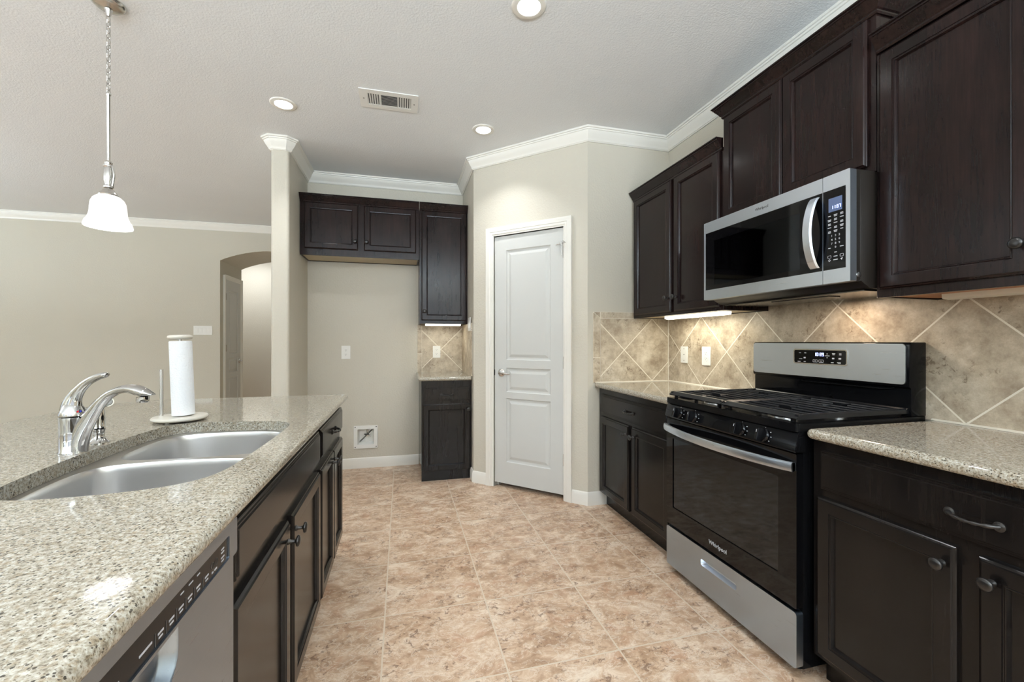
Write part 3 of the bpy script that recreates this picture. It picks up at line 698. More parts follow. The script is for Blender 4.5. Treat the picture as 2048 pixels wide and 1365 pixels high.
# control panel and knobs
mb = MB(); P = [(-0.006, 0.804), (-0.010, 0.812), (0.004, 0.868), (0.010, 0.876), (0.060, 0.876), (0.060, 0.804)]
cp = MB().loops([[(x, y, z) for y, z in P] for x in (0.001, W-0.001)]).build('control_panel', 'black', e, bevel=0.0015, bseg=2)
tilt = math.atan2(0.014, 0.056)
for x in (0.116, 0.223, 0.509, 0.622):
    k = MB(); k.lathe([(0.001, 0), (0.0255, 0), (0.0255, 0.006), (0.022, 0.010), (0.021, 0.018), (0.001, 0.019)], (0, 0, 0), 28, '-y')
    k.loops([[(a, y, z) for a, z in ((-0.0085+i, -0.0245+i), (0.0085-i, -0.0245+i), (0.0085-i, 0.0245-i), (-0.0085+i, 0.0245-i))] for y, i in ((-0.012, 0), (-0.036, 0.001), (-0.039, 0.003))])
    kb = k.build('control_knob', 'blackglass', cp, loc=(x, -0.0045, 0.838), smooth=40, rot=(-tilt, 0, 0))
    MB().box(-0.001, 0.001, -0.0398, -0.0392, 0.006, 0.016).build('pointer_mark', 'ink', kb)
    it = [(x+0.031*math.sin(a), 0.838+0.029*math.cos(a)) for a in (0, 1.0, 1.6, 2.2)]
    mb = MB()
    for q, (xx, zz) in enumerate(it):
        y = -0.010+(zz-0.812)*0.25-0.0005; w_ = 0.0022 if q else 0.0012; mb.box(xx-w_, xx+w_, y-0.0006, y+0.002, zz-0.0012, zz+0.0012)
    mb.build('dial_marks', 'ink', cp)
# cooktop pan with raised rim
mb = MB(); O = rrect(0, W, -0.002, D-0.001, 0.012, 4); I = rrect(0.024, W-0.024, 0.035, 0.545, 0.02, 4)
plate(mb, O, [I], 0.877, 0.905); L = [[(x, y, 0.905) for x, y in I], [(x, y, 0.893) for x, y in offset(I, 0.008)]]
mb.loops(L, False, True)
ck = mb.build('cooktop', 'panblack', e, bevel=0.003, bseg=2)
BUR = [(0.185, 0.145), (0.573, 0.145), (0.185, 0.415), (0.573, 0.415)]
for i, (x, y) in enumerate(BUR):
    r = (0.047, 0.052, 0.040, 0.036)[i]
    b = MB().lathe([(0.001, 0), (r*1.15, 0), (r*1.12, 0.006), (r*0.9, 0.009), (r*0.88, 0.016), (0.001, 0.016)], (x, y, 0.893), 30).build('burner', 'nickel', e, smooth=40)
    MB().lathe([(0.001, 0.0161), (r, 0.0161), (r, 0.020), (r*0.9, 0.023), (0.001, 0.024)], (x, y, 0.893), 30).build('burner_cap', 'castiron', b, smooth=40)
# two cast iron grates
def bar(mb, p, q, w=0.0085, z0=0.917, z1=0.934):
    p, q = Vector(p), Vector(q); d = (q-p).normalized(); n = Vector((-d.y, d.x))*w/2
    sec = [(-1, z0), (1, z0), (1, z1-0.004), (0.45, z1), (-0.45, z1), (-1, z1-0.004)]
    mb.loops([[(a.x+n.x*s, a.y+n.y*s, z) for s, z in sec] for a in (p, q)])
def grate(x0, x1, y0_=0.018, y1_=0.552):
    mb = MB()
    for a, b in (((x0, y0_+0.014), (x1, y0_+0.014)),):
        mb.loops([[(x, y0_-0.006, 0.917), (x, y0_-0.010, 0.922), (x, y0_+0.012, 0.936), (x, y0_+0.026, 0.936), (x, y0_+0.026, 0.930), (x, y0_+0.010, 0.917)] for x in (x0, x1)])
    bar(mb, (x0, y1_), (x1, y1_), 0.016, 0.917, 0.936)
    bar(mb, (x0+0.007, y0_), (x0+0.007, y1_), 0.014, 0.917, 0.936); bar(mb, (x1-0.007, y0_), (x1-0.007, y1_), 0.014, 0.917, 0.936)
    cx = (x0+x1)/2
    bc = [b for b in BUR if x0 < b[0] < x1]
    n = 9
    for i in range(1, n):
        y = y0_+0.02+(y1_-y0_-0.02)*i/n
        near = [b for b in bc if abs(b[1]-y) < 0.034]
        if near:
            bx = near[0][0]; g = 0.030
            bar(mb, (x0+0.01, y), (bx-g, y)); bar(mb, (bx+g, y), (x1-0.01, y))
        else: bar(mb, (x0+0.01, y), (x1-0.01, y))
    for bx, by in bc:
        bar(mb, (bx, by-0.075), (bx, by-0.028)); bar(mb, (bx, by+0.028), (bx, by+0.075))
    for x in (x0+0.03, cx, x1-0.03):
        for y in (y0_+0.012, y1_-0.004): mb.box(x-0.006, x+0.006, y-0.006, y+0.006, 0.9052, 0.9175)
    return mb.build('grate', 'castiron', e)
grate(0.012, 0.377); grate(0.381, 0.746)
# back guard
YB = 1.885-RXF
side = [(YB+0.012, 0.9055), (YB+0.012, 0.965), (YB+0.012, 1.012), (YB+0.002, 1.018), (YB, 1.026), (YB+0.004, 1.186), (YB+0.012, 1.193), (D-0.002, 1.193), (D-0.002, 0.9055)]
MB().loops([[(x, y, z) for y, z in side] for x in (0.010, W-0.002)]).build('back_guard', 'black', e, bevel=0.003, bseg=2)
fp = xz_plate(0.018, W-0.012, 1.029, 1.187, YB-0.005, YB+0.001, 0.014).build('steel_fascia', 'steel', e, bevel=0.0015, bseg=1)
DX = 1.942
bz = xz_plate(DX-1.676, DX-1.414, 1.088, 1.160, YB-0.008, YB-0.005, 0.010, [rrect(DX-1.671, DX-1.419, 1.093, 1.155, 0.008, 5)]).build('display_bezel', 'nickel', fp)
xz_plate(DX-1.671, DX-1.419, 1.093, 1.155, YB-0.0065, YB-0.005, 0.008).build('display_glass', 'blackglass', fp)
digits(fp, '10:39', 0.375, YB-0.0066, 1.128, 0.015)
x_ = DX-1.671
it = [(x_+0.030, 1.141, 0.010, 0.003), (x_+0.058, 1.141, 0.010, 0.003), (x_+0.055, 1.118, 0.010, 0.007), (x_+0.034, 1.112, 0.016, 0.002), (x_+0.026, 1.099, 0.016, 0.003), (x_+0.055, 1.099, 0.010, 0.003),
      (x_+0.166, 1.130, 0.022, 0.003), (x_+0.166, 1.139, 0.005, 0.003), (x_+0.166, 1.121, 0.005, 0.003), (x_+0.196, 1.141, 0.014, 0.003), (x_+0.196, 1.136, 0.010, 0.002), (x_+0.226, 1.141, 0.010, 0.003), (x_+0.226, 1.136, 0.010, 0.002),
      (x_+0.194, 1.119, 0.010, 0.006), (x_+0.224, 1.119, 0.011, 0.006), (x_+0.190, 1.100, 0.012, 0.003), (x_+0.220, 1.101, 0.016, 0.003), (x_+0.222, 1.097, 0.012, 0.002)]
labelbars(fp, it, YB-0.0066)
mb = MB()
for cx in (x_+0.108, x_+0.137):
    t = MB(); o = rrect(cx-0.011, cx+0.011, 1.098, 1.111, 0.002, 3); plate(t, o, [offset(o, 0.0013)], YB-0.0072, YB-0.0066); mb.add([(x, z, y) for x, y, z in t.v], t.f)
    mb.box(cx-0.002, cx+0.002, YB-0.0072, YB-0.0066, 1.1025, 1.1065)
mb.build('key_outlines', 'ink', fp)
mb = MB(); mb.tube(spline([(0.30, YB+0.010, 1.012), (0.305, YB+0.006, 1.006), (0.33, YB+0.004, 1.004), (0.60, YB+0.004, 1.004), (0.66, YB+0.006, 1.005), (0.70, YB+0.010, 1.011)], 5), 0.004, 8).build('vent_lip', 'black', e, smooth=50)
# ------------------------------------------------------------------ microwave
MX = 1.553; MD = XR-0.01-MX; e = empty('microwave', (MX, 1.9165, 0), RIGHT, 'stainless over the range microwave mounted under the raised cabinet', 'microwave')
mb = MB(); mb.loops([[(x, y, z) for y, z in ((0.050, 1.418), (0.050, 1.8195), (MD, 1.8195), (MD, 1.412), (0.36, 1.388), (0.10, 1.392))] for x in (0.002, 0.755)])
mb.build('housing', 'mwside', e, bevel=0.002)
mb = MB(); mb.box(0.002, 0.755, 0.030, 0.0495, 1.414, 1.8185).build('front_frame', 'mwside', e)
MB().box(0.03, 0.73, 0.105, 0.36, 1.384, 1.3885).box(0.28, 0.56, 0.15, 0.21, 1.381, 1.384).build('underside_plate', 'darkmirror', e)
MB().lathe([(0.001, 0), (0.010, 0), (0.010, 0.003), (0.006, 0.004), (0.001, 0.004)], (0.7555, 0.040, 1.437), 20, 'x').build('screw', 'nickel', e, smooth=40)
xs = 0.6545
gl = rrect(0.011, xs+0.05, 1.465, 1.763, 0.006, 4); gl = [(min(x, xs-0.001), z) for x, z in gl]
gl2 = []
for p in gl:
    if not gl2 or (Vector(p)-Vector(gl2[-1])).length > 1e-6: gl2.append(p)
gl = gl2
L = rrect(0.0, xs, 1.414, 1.819, 0.003, 3)
t = MB(); plate(t, L, [[(0.012, 1.465), (xs-0.001, 1.465), (xs-0.001, 1.763), (0.012, 1.763)]], 0, 0.030)
md = MB().add([(x, z, y) for x, y, z in t.v], t.f).build('door', 'steel', e)
MB().box(0.012, xs-0.001, 0.001, 0.028, 1.465, 1.487).box(0.012, xs-0.001, 0.001, 0.028, 1.715, 1.763).box(0.012, 0.075, 0.001, 0.028, 1.487, 1.715).box(0.558, xs-0.001, 0.001, 0.028, 1.487, 1.715).build('door_glass', 'blackglass', md)
MB().box(0.075, 0.558, 0.0015, 0.004, 1.487, 1.715).build('door_window', 'mwglass', md)
MB().box(0.075, 0.558, 0.026, 0.029, 1.487, 1.715).build('window_mesh', 'blackmatte', md)
text_mesh('brand_lettering', 'Whirlpool', 0.017, 'inkdark', md, (0.372, -0.0003, 1.792), (PI/2, 0, 0))
mb = MB(); L = []
for i in range(23):
    t = i/22; z = 1.478+(1.750-1.478)*t; o = 0.040*math.sin(PI*t)**0.7 if 0 < t < 1 else 0
    y = -0.003-o; L.append([(0.607, y, z), (0.612, y-0.006, z), (0.640, y-0.006, z), (0.645, y, z), (0.640, y+0.006, z), (0.612, y+0.006, z)])
mb.loops(L).build('handle', 'steel', md, smooth=40)
x0_ = xs+0.0015
hole = rrect(x0_-0.02, 0.742, 1.465, 1.763, 0.014, 5)
t = MB(); plate(t, rrect(x0_, 0.757, 1.414, 1.819, 0.003, 3), [[(x0_+0.0005, 1.465), (0.7415, 1.465), (0.7415, 1.763), (x0_+0.0005, 1.763)]], 0, 0.030)
mp = MB().add([(x, z, y) for x, y, z in t.v], t.f).build('control_panel', 'steel', e)
hp = [(x, z) for x, z in rrect(x0_+0.0006, 0.7414, 1.4651, 1.7629, [0.012, 0.012, 0.0005, 0.0005], 5)]
t = MB(); plate(t, hp, [], 0.0004, 0.028); MB().add([(x, z, y) for x, y, z in t.v], t.f).build('panel_glass', 'blackglass', mp)
MB().box(x0_, 0.742, 0.02, 0.0285, 1.464, 1.764).build('panel_backing', 'steel', mp)
MB().box(0.678, 0.728, -0.0004, 0.0004, 1.680, 1.731).build('display', 'lcd', mp)
digits(mp, '11:37', 0.6890, -0.0005, 1.690, 0.0115)
it = []; cx3 = (0.681, 0.704, 0.727)
for r_ in range(5):
    z = 1.667-r_*0.0145
    for q, x in enumerate(cx3):
        zz = z+0.0015*(q-1)
        it.append((x, zz, 0.013 if (r_+q) % 2 else 0.010, 0.0028))
        if (r_+q) % 3 != 0: it.append((x, zz-0.0045, 0.011, 0.0024))
for x in cx3[:2]: it.append((x, 1.5455 if x == cx3[0] else 1.528, 0.009, 0.0028))
it += [(0.704, 1.513, 0.014, 0.003), (0.704, 1.500, 0.016, 0.003), (0.727, 1.546, 0.013, 0.003)]
labelbars(mp, it, 0.0003)
for r_ in range(3):
    text_mesh('key_digits', '   '.join(str(r_*3+i+1) for i in range(3)), 0.0105, 'ink', mp, (0.704, 0.0002, 1.590-r_*0.0145), (PI/2, 0, 0))
text_mesh('key_digits', '0', 0.0105, 'ink', mp, (0.704, 0.0002, 1.5465), (PI/2, 0, 0))
mb = MB()
for cx in (0.681, 0.727):
    t = MB(); o = rrect(cx-0.0065, cx+0.0065, 1.508, 1.518, 0.002, 3); plate(t, o, [offset(o, 0.001)], -0.0004, 0.0003); mb.add([(x, z, y) for x, y, z in t.v], t.f)
t = MB(); o = [(0.681, 1.495), (0.686, 1.500), (0.681, 1.505), (0.676, 1.500)]; plate(t, o, [offset(o, 0.0013)], -0.0004, 0.0003); mb.add([(x, z, y) for x, y, z in t.v], t.f)
mb.loops([[(0.722, y, 1.501), (0.731, y, 1.504), (0.727, y, 1.495)] for y in (-0.0004, 0.0003)])
mb.build('key_outlines', 'ink', mp)
# ------------------------------------------------------------------ dishwasher: local x runs with +y
e = empty('dishwasher', (-0.3165, 0.346, 0), LEFTF, 'stainless dishwasher with black control strip under the island counter', 'dishwasher')
WW = 0.598
MB().box(0.004, WW-0.004, 0.030, 0.58, 0.09, 0.850).build('tub', 'blackmatte', e)
MB().box(0.006, WW-0.006, 0.055, 0.08, 0.0, 0.09).build('kick_plate', 'blackmatte', e)
# door skin with pocket handle below the control strip
pocket = rrect(0.215, 0.385, 0.700, 0.7795, [0.045, 0.004, 0.004, 0.045], 8)
t = MB(); plate(t, rrect(0.002, WW-0.002, 0.105, 0.7815, 0.004, 3), [pocket], 0.004, 0.0295)
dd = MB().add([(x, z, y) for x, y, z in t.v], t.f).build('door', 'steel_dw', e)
L = [[(x, y, z) for x, z in offset(pocket, i)] for i, y in ((0, 0.0042), (0.002, 0.006), (0.010, 0.022), (0.016, 0.026))]
MB().loops(L, False, True).build('handle_pocket', 'steel_low', dd, smooth=50)
st = rrect(0.045, 0.560, 0.788, 0.832, 0.005, 4)
t = MB(); plate(t, rrect(0.0, WW, 0.783, 0.853, 0.006, 4), [st], -0.002, 0.0295)
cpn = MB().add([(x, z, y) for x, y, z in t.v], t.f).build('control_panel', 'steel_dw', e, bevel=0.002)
t = MB(); plate(t, offset(st, -0.0002), [], 0.0006, 0.028); MB().add([(x, z, y) for x, y, z in t.v], t.f).build('control_strip', 'strip', cpn)
it = []
for i, x in enumerate((0.535, 0.470, 0.440, 0.412, 0.385, 0.358, 0.330, 0.235, 0.205, 0.175, 0.145)):
    it += [(x, 0.803, 0.014, 0.0028), (x, 0.797, 0.010, 0.0024)]
it += [(0.505, 0.797, 0.010, 0.003), (0.492, 0.797, 0.006, 0.003), (0.295, 0.803, 0.028, 0.003), (0.535, 0.812, 0.012, 0.0025), (0.535, 0.818, 0.012, 0.0025), (0.415, 0.822, 0.014, 0.002), (0.440, 0.822, 0.010, 0.002), (0.388, 0.822, 0.01, 0.002)]
labelbars(cpn, it, 0.0006)
mb = MB()
for x in (0.492, 0.508):
    t = MB(); o = [(x+0.006*math.cos(a*PI/8), 0.809+0.006*math.sin(a*PI/8)) for a in range(16)]; plate(t, o, [offset(o, 0.001)], 0.0001, 0.0006); mb.add([(q, z, y) for q, y, z in t.v], t.f)
for x in (0.4555, 0.426, 0.3985, 0.3715, 0.344, 0.3165, 0.220, 0.190, 0.160): mb.box(x-0.001, x+0.001, 0.0001, 0.0006, 0.791, 0.809)
mb.build('key_outlines', 'inkdark', cpn)
# ------------------------------------------------------------------ sink
e = empty('sink', (-0.61, 1.42, 0.66), 0, 'stainless double bowl sink set under the granite island', 'sink')
OX, OY, OZ = -0.61, 1.42, 0.66
far = smooth_loop([(-0.402, 1.60), (-0.415, 1.70), (-0.475, 1.765), (-0.60, 1.790), (-0.72, 1.785), (-0.785, 1.735), (-0.805, 1.62), (-0.798, 1.50), (-0.765, 1.448), (-0.68, 1.432), (-0.52, 1.428), (-0.43, 1.446), (-0.404, 1.50)], 6)
near = smooth_loop([(-0.402, 1.25), (-0.404, 1.33), (-0.435, 1.378), (-0.55, 1.404), (-0.70, 1.404), (-0.785, 1.378), (-0.808, 1.30), (-0.800, 1.17), (-0.775, 1.075), (-0.70, 1.036), (-0.56, 1.038), (-0.465, 1.068), (-0.420, 1.13)], 6)
rel = lambda l: [(x-OX, y-OY) for x, y in l]
mb = MB(); plate(mb, rel(rrect(-0.862, -0.368, 0.99, 1.85, 0.05, 6)), [rel(far), rel(near)], 0.8555-OZ, 0.8575-OZ)
mb.build('rim', 'sink', e)
for nm, lp in (('bowl', far), ('bowl', near)):
    c_ = sum((Vector(p) for p in lp), Vector((0, 0)))/len(lp); L = []
    for s, z in ((1.0, 0.8574), (0.992, 0.853), (0.985, 0.84), (0.975, 0.76), (0.965, 0.70), (0.94, 0.680), (0.88, 0.671), (0.7, 0.668), (0.15, 0.664)):
        L.append([(c_.x+(p[0]-c_.x)*s-OX, c_.y+(p[1]-c_.y)*s-OY, z-OZ) for p in lp])
    b = MB().loops(L, False, True).build(nm, 'sink', e, smooth=60)
    MB().lathe([(0.001, 0.0), (0.030, 0.0), (0.044, 0.003), (0.046, 0.001)], (c_.x-OX, c_.y-OY, 0.6655-OZ), 28).build('drain', 'nickel', b, smooth=50)
# ------------------------------------------------------------------ faucet and sprayer, local x points along the spout
FA = -0.2548
e = empty('faucet', (-0.874, 1.426, ZC), FA, 'polished chrome single lever faucet behind the double sink', 'faucet')
k = 1.372e-3
def fx(u, v): return ((u-144)*k, 0, (905-v)*k)
MB().lathe([(0.001, 0), (0.0290, 0), (0.0290, 0.003), (0.0275, 0.005), (0.0275, 0.060), (0.0280, 0.092), (0.0288, 0.097), (0.025, 0.100), (0.001, 0.100)], (0, 0, 0), 40).build('body', 'chrome', e, smooth=45)
P = spline([fx(154, 904.5), fx(156, 884), fx(163, 860), fx(178, 836), fx(196, 811), (fx(214, 793)), fx(234, 782), fx(255, 778), fx(274, 781), fx(290, 786), fx(306, 790)], 5)
R = lerp_list([(0.022, 0.020), (0.022, 0.019), (0.021, 0.017), (0.018, 0.015), (0.014, 0.013), (0.011, 0.013), (0.010, 0.013), (0.011, 0.014), (0.015, 0.017), (0.0125, 0.017), (0.002, 0.010)], 5) if False else None
ks = [(0.0225, 0.0215), (0.0235, 0.0215), (0.0235, 0.0195), (0.0195, 0.017), (0.0145, 0.0145), (0.0115, 0.014), (0.0105, 0.014), (0.0115, 0.015), (0.0145, 0.017), (0.0115, 0.016), (0.0015, 0.008)]
R = []
for i in range(len(ks)-1):
    for j in range(5): R.append(tuple(ks[i][q]+(ks[i+1][q]-ks[i][q])*j/5 for q in (0, 1)))
R.append(ks[-1])
MB().tube(P, R, 18, flat=(0, 0, 1)).build('spout', 'chrome', e, smooth=60)
ax, _, az = fx(286, 801)
MB().lathe([(0.001, -0.006), (0.0125, -0.006), (0.0145, -0.002), (0.0145, 0.010), (0.001, 0.012)], (ax-0.002, 0, az), 26).build('aerator', 'chrome', e, smooth=45)
mb = MB(); mb.lathe([(0.0288, 0.1005), (0.0292, 0.104), (0.027, 0.112), (0.022, 0.124), (0.017, 0.134), (0.010, 0.140), (0.001, 0.142)], (0, 0, 0), 36)
P = spline([fx(141, 822), fx(143, 808), fx(149, 793), fx(161, 777), fx(176, 764), fx(193, 755), fx(209, 750.5), fx(213.5, 751)], 5)
ks = [(0.026, 0.021), (0.023, 0.018), (0.0175, 0.014), (0.0125, 0.012), (0.0100, 0.011), (0.0090, 0.0105), (0.0080, 0.010), (0.005, 0.007)]
R = []
for i in range(len(ks)-1):
    for j in range(5): R.append(tuple(ks[i][q]+(ks[i+1][q]-ks[i][q])*j/5 for q in (0, 1)))
R.append(ks[-1]); mb.tube(P, R, 16, flat=(1, 0, 0))
lv = mb.build('lever', 'chrome', e, smooth=60)
MB().lathe([(0.001, 0.0), (0.0028, 0.0), (0.0022, 0.001), (0.001, 0.0012)], (0.0255, -0.0110, 0.113), 14, 'x').build('hot_mark', 'red', lv)
MB().lathe([(0.001, 0.0), (0.0028, 0.0), (0.0022, 0.001), (0.001, 0.0012)], (0.0270, -0.0050, 0.113), 14, 'x').build('cold_mark', 'blue', lv)
e = empty('side_sprayer', (-0.878, 1.536, ZC), FA, 'chrome side sprayer standing behind the faucet', 'sprayer')
MB().lathe([(0.001, 0), (0.026, 0), (0.026, 0.003), (0.018, 0.010), (0.014, 0.018), (0.014, 0.034), (0.0155, 0.038), (0.016, 0.042), (0.011, 0.044), (0.001, 0.044)], (0, 0, 0), 32).build('base', 'chrome', e, smooth=45)
MB().lathe([(0.010, 0.044), (0.0155, 0.046), (0.0138, 0.052), (0.0138, 0.075), (0.0128, 0.095), (0.011, 0.110), (0.009, 0.118), (0.001, 0.120)], (0.002, 0, 0), 28).build('handle', 'chrome', e, smooth=45)
mb = MB(); mb.tube([(0.002, 0.006, 0.110), (0.024, -0.004, 0.119), (0.046, -0.020, 0.126)], [0.010, 0.011, 0.0145], 20).build('spray_head', 'chrome', e, smooth=45)
MB().tube([(0.0458, -0.0198, 0.1259), (0.0474, -0.0214, 0.1266)], [0.0115, 0.0095], 20).build('trigger', 'greybutton', e, smooth=45)
# ------------------------------------------------------------------ paper towel holder and roll
e = empty('paper_towel_holder', (-0.820, 1.885, ZC), FA, 'cream stone and steel paper towel holder on the island counter', 'towel holder')
MB().lathe([(0.001, 0.006), (0.082, 0.006), (0.088, 0.010), (0.089, 0.014), (0.086, 0.019), (0.001, 0.020)], (0, 0, 0), 48).build('base', 'marble', e, smooth=45)
for a in (0.5, 2.6, 4.7): MB().lathe([(0.001, 0), (0.006, 0), (0.006, 0.0062), (0.001, 0.0062)], (0.06*math.cos(a), 0.06*math.sin(a), 0), 12).build('rubber_foot', 'plastic', e)
tl = math.radians(-2.4)
def tiltpt(h): return (0.012+math.sin(tl)*h, 0, h*math.cos(tl))
MB().tube([tiltpt(0.018), tiltpt(0.318)], 0.006, 14).build('post', 'nickel', e, smooth=50)
a_ = tiltpt(0.312); MB().lathe([(0.001, 0.0), (0.033, 0.0), (0.038, 0.003), (0.0395, 0.009), (0.0375, 0.014), (0.031, 0.0165), (0.001, 0.017)], (0, 0, 0), 40).build('cap', 'marble', e, loc=a_, rot=(0, tl, 0), smooth=45)
MB().tube([(-0.072, 0, 0.018), (-0.0735, 0, 0.196)], 0.0062, 14).build('tension_rod', 'nickel', e, smooth=50)
mb = MB(); R1, R0, HH = 0.0360, 0.016, 0.282
mb.lathe([(R0, 0), (R1-0.002, 0), (R1, 0.002), (R1, HH-0.002), (R1-0.002, HH), (R0, HH)], (0, 0, 0), 64, cap=False)
mb.lathe([(R0, HH), (R0, 0)], (0, 0, 0), 64, cap=False)
ro = tag(mb.build('paper_towel_roll', 'paper', loc=(-0.820+0.0122*math.cos(FA), 1.885+0.0122*math.sin(FA), ZC+0.0225), smooth=40), 'white quilted paper towel roll standing on the stone holder', 'paper towels')
ro.rotation_euler = (0, tl, FA)
# ------------------------------------------------------------------ pendant lamp
PX, PY = -1.298, 2.336
e = empty('pendant_light', (PX, PY, CEIL), FA, 'nickel chain pendant with a lit white bell shade above the island', 'pendant light')
MB().lathe([(0.001, -0.030), (0.014, -0.028), (0.020, -0.024), (0.032, -0.023), (0.050, -0.018), (0.061, -0.008), (0.063, 0.0), (0.001, 0.0)], (0, 0, 0), 44).build('canopy', 'nickel', e, smooth=45)
MB().lathe([(0.001, -0.062), (0.006, -0.060), (0.010, -0.050), (0.012, -0.040), (0.016, -0.030), (0.001, -0.030)], (0, 0, 0), 24).build('canopy_loop', 'nickel', e, smooth=45)
mb = MB(); z = -0.056; i = 0
while z > -0.405:
    P = []
    for a in range(16):
        t = 2*PI*a/16; s = 0.0085*math.cos(t); h = 0.017*math.sin(t)
        P.append((s, 0, z-0.014+h) if i % 2 else (0, s, z-0.014+h))
    mb.tube(P, 0.0018, 6, closed=True); z -= 0.0262; i += 1
mb.build('chain', 'nickel', e, smooth=60)
MB().tube([(0.004, 0.002, -0.05), (0.002, -0.003, -0.22), (0.0, 0.0, -0.43)], 0.0016, 6).build('cord', 'nickel', e)
MB().lathe([(0.001, -0.724), (0.0062, -0.724), (0.0062, -0.424), (0.009, -0.420), (0.009, -0.414), (0.001, -0.412)], (0, 0, 0), 18).build('stem', 'nickel', e, smooth=45)
MB().lathe([(0.001, -0.845), (0.018, -0.845), (0.018, -0.838), (0.012, -0.832), (0.013, -0.822), (0.016, -0.812), (0.017, -0.790), (0.015, -0.765), (0.013, -0.752), (0.018, -0.748), (0.018, -0.742), (0.012, -0.738), (0.014, -0.730), (0.010, -0.722), (0.001, -0.722)], (0, 0, 0), 28).build('socket_housing', 'nickel', e, smooth=35)
mb = MB(); mb.tube(spline([(0.016, 0, -0.745), (0.024, 0, -0.775), (0.024, 0, -0.80), (0.017, 0, -0.838)], 5), 0.0045, 10); mb.build('thumb_arm', 'nickel', e, smooth=50)
MB().lathe([(0.001, -0.884), (0.034, -0.884), (0.036, -0.878), (0.031, -0.872), (0.029, -0.866), (0.024, -0.862), (0.021, -0.854), (0.016, -0.850), (0.013, -0.844), (0.001, -0.844)], (0, 0, 0), 36).build('shade_holder', 'nickel', e, smooth=35)
SH = [(0.027, -0.880), (0.041, -0.885), (0.054, -0.897), (0.0615, -0.915), (0.0640, -0.940), (0.0655, -0.962), (0.069, -0.978), (0.074, -0.991), (0.0775, -0.997), (0.080, -0.999), (0.084, -1.010), (0.0865, -1.020), (0.086, -1.026)]
mb = MB(); mb.lathe(SH+[(r_-0.0035, z_+(0.002 if q else 0)) for q, (r_, z_) in enumerate(SH[::-1])], (0, 0, 0), 56, cap=False)
sh = mb.build('glass_shade', 'shade', e, smooth=50)
mb = MB(); mb.lathe([(r_-0.0042, z_+(0.002 if q else 0)) for q, (r_, z_) in enumerate(SH[::-1])], (0, 0, 0), 56, cap=False); mb.build('inner_glass', 'shade_in', sh, smooth=50)
MB().lathe([(0.001, -0.985), (0.018, -0.980), (0.026, -0.962), (0.026, -0.945), (0.016, -0.915), (0.014, -0.885), (0.001, -0.884)], (0, 0, 0), 24).build('bulb', 'bulb', e, smooth=50)
# ------------------------------------------------------------------ recessed ceiling lights
CL = [(-0.746, 3.040, 'recessed ceiling light on the left, nearest the niche wall stub'), (0.576, 3.040, 'recessed ceiling light in front of the pantry door'), (0.567, 1.866, 'recessed ceiling light at the top photo edge, nearest the camera'), (-0.746, 0.70, ''), (0.567, 0.69, ''), (-0.10, -0.90, ''), (-3.6, 1.2, ''), (-3.6, 4.4, ''), (-5.4, 2.8, '')]
for i, (x, y, lab) in enumerate(CL):
    if lab:
        e = empty('ceiling_light', (x, y, CEIL), 0, lab, 'ceiling light', 'round recessed ceiling lights')
        MB().lathe([(0.052, -0.002), (0.054, -0.006), (0.074, -0.006), (0.080, -0.003), (0.081, 0.0), (0.052, 0.0)], (0, 0, 0), 48, cap=False).build('trim_ring', 'trim', e, smooth=45)
        MB().lathe([(0.001, -0.0035), (0.052, -0.0035), (0.052, -0.001), (0.001, -0.001)], (0, 0, 0), 40).build('lens', 'lamp_on', e)
    d = bpy.data.lights.new('downlight', 'AREA'); d.shape = 'DISK'; d.size = 0.10; d.energy = LAMP_W; d.color = (0.96, 0.98, 1.0); d.spread = 1.9
    o = bpy.data.objects.new('downlight', d); COL.objects.link(o); o.location = (x, y, CEIL-0.010)
area('hall_fill', (-2.6, 7.9, CEIL-0.02), (0, 0, 0), 0.9, 0.5, 17, (0.92, 0.96, 1))  # unseen light added to brighten the hall beyond the arch
# ------------------------------------------------------------------ ceiling vent
e = empty('ceiling_vent', (-0.078, 2.825, CEIL), 0.0, 'white louvred supply air vent set in the ceiling', 'vent')
mb = MB(); O = rrect(-0.180, 0.180, -0.103, 0.103, 0.004, 2); I = rrect(-0.135, 0.135, -0.062, 0.062, 0.002, 2)
plate(mb, O, [I], -0.006, -0.001); mb.build('frame', 'plastic', e, bevel=0.001, bseg=1)
MB().box(-0.136, 0.136, -0.063, 0.063, -0.0015, -0.0005).build('duct_opening', 'slot', e)
for s in (-1, 1):
    for i in range(6):
        x = s*(0.057+i*0.0145); MB().loops([[(x+a, y, z) for a, z in ((-0.0055, -0.0065), (-0.0035, -0.0065), (0.0035, -0.0017), (0.0015, -0.0017))] for y in (-0.0615, 0.0615)]).build('louvre', 'plastic', e)
for i in range(9):
    y = -0.054+i*0.0135; MB().loops([[(x, y+a, z) for a, z in ((-0.0055, -0.0065), (-0.0035, -0.0065), (0.0035, -0.0017), (0.0015, -0.0017))] for x in (-0.0485, 0.0485)]).build('louvre', 'plastic', e)
for x in (-0.051, 0.051): MB().box(x-0.002, x+0.002, -0.0615, 0.0615, -0.0065, -0.0016).build('divider', 'plastic', e)
for x in (-0.155, 0.155): MB().lathe([(0.001, -0.0075), (0.004, -0.007), (0.004, -0.006), (0.001, -0.006)], (x, 0, 0), 10).build('screw', 'slot', e)
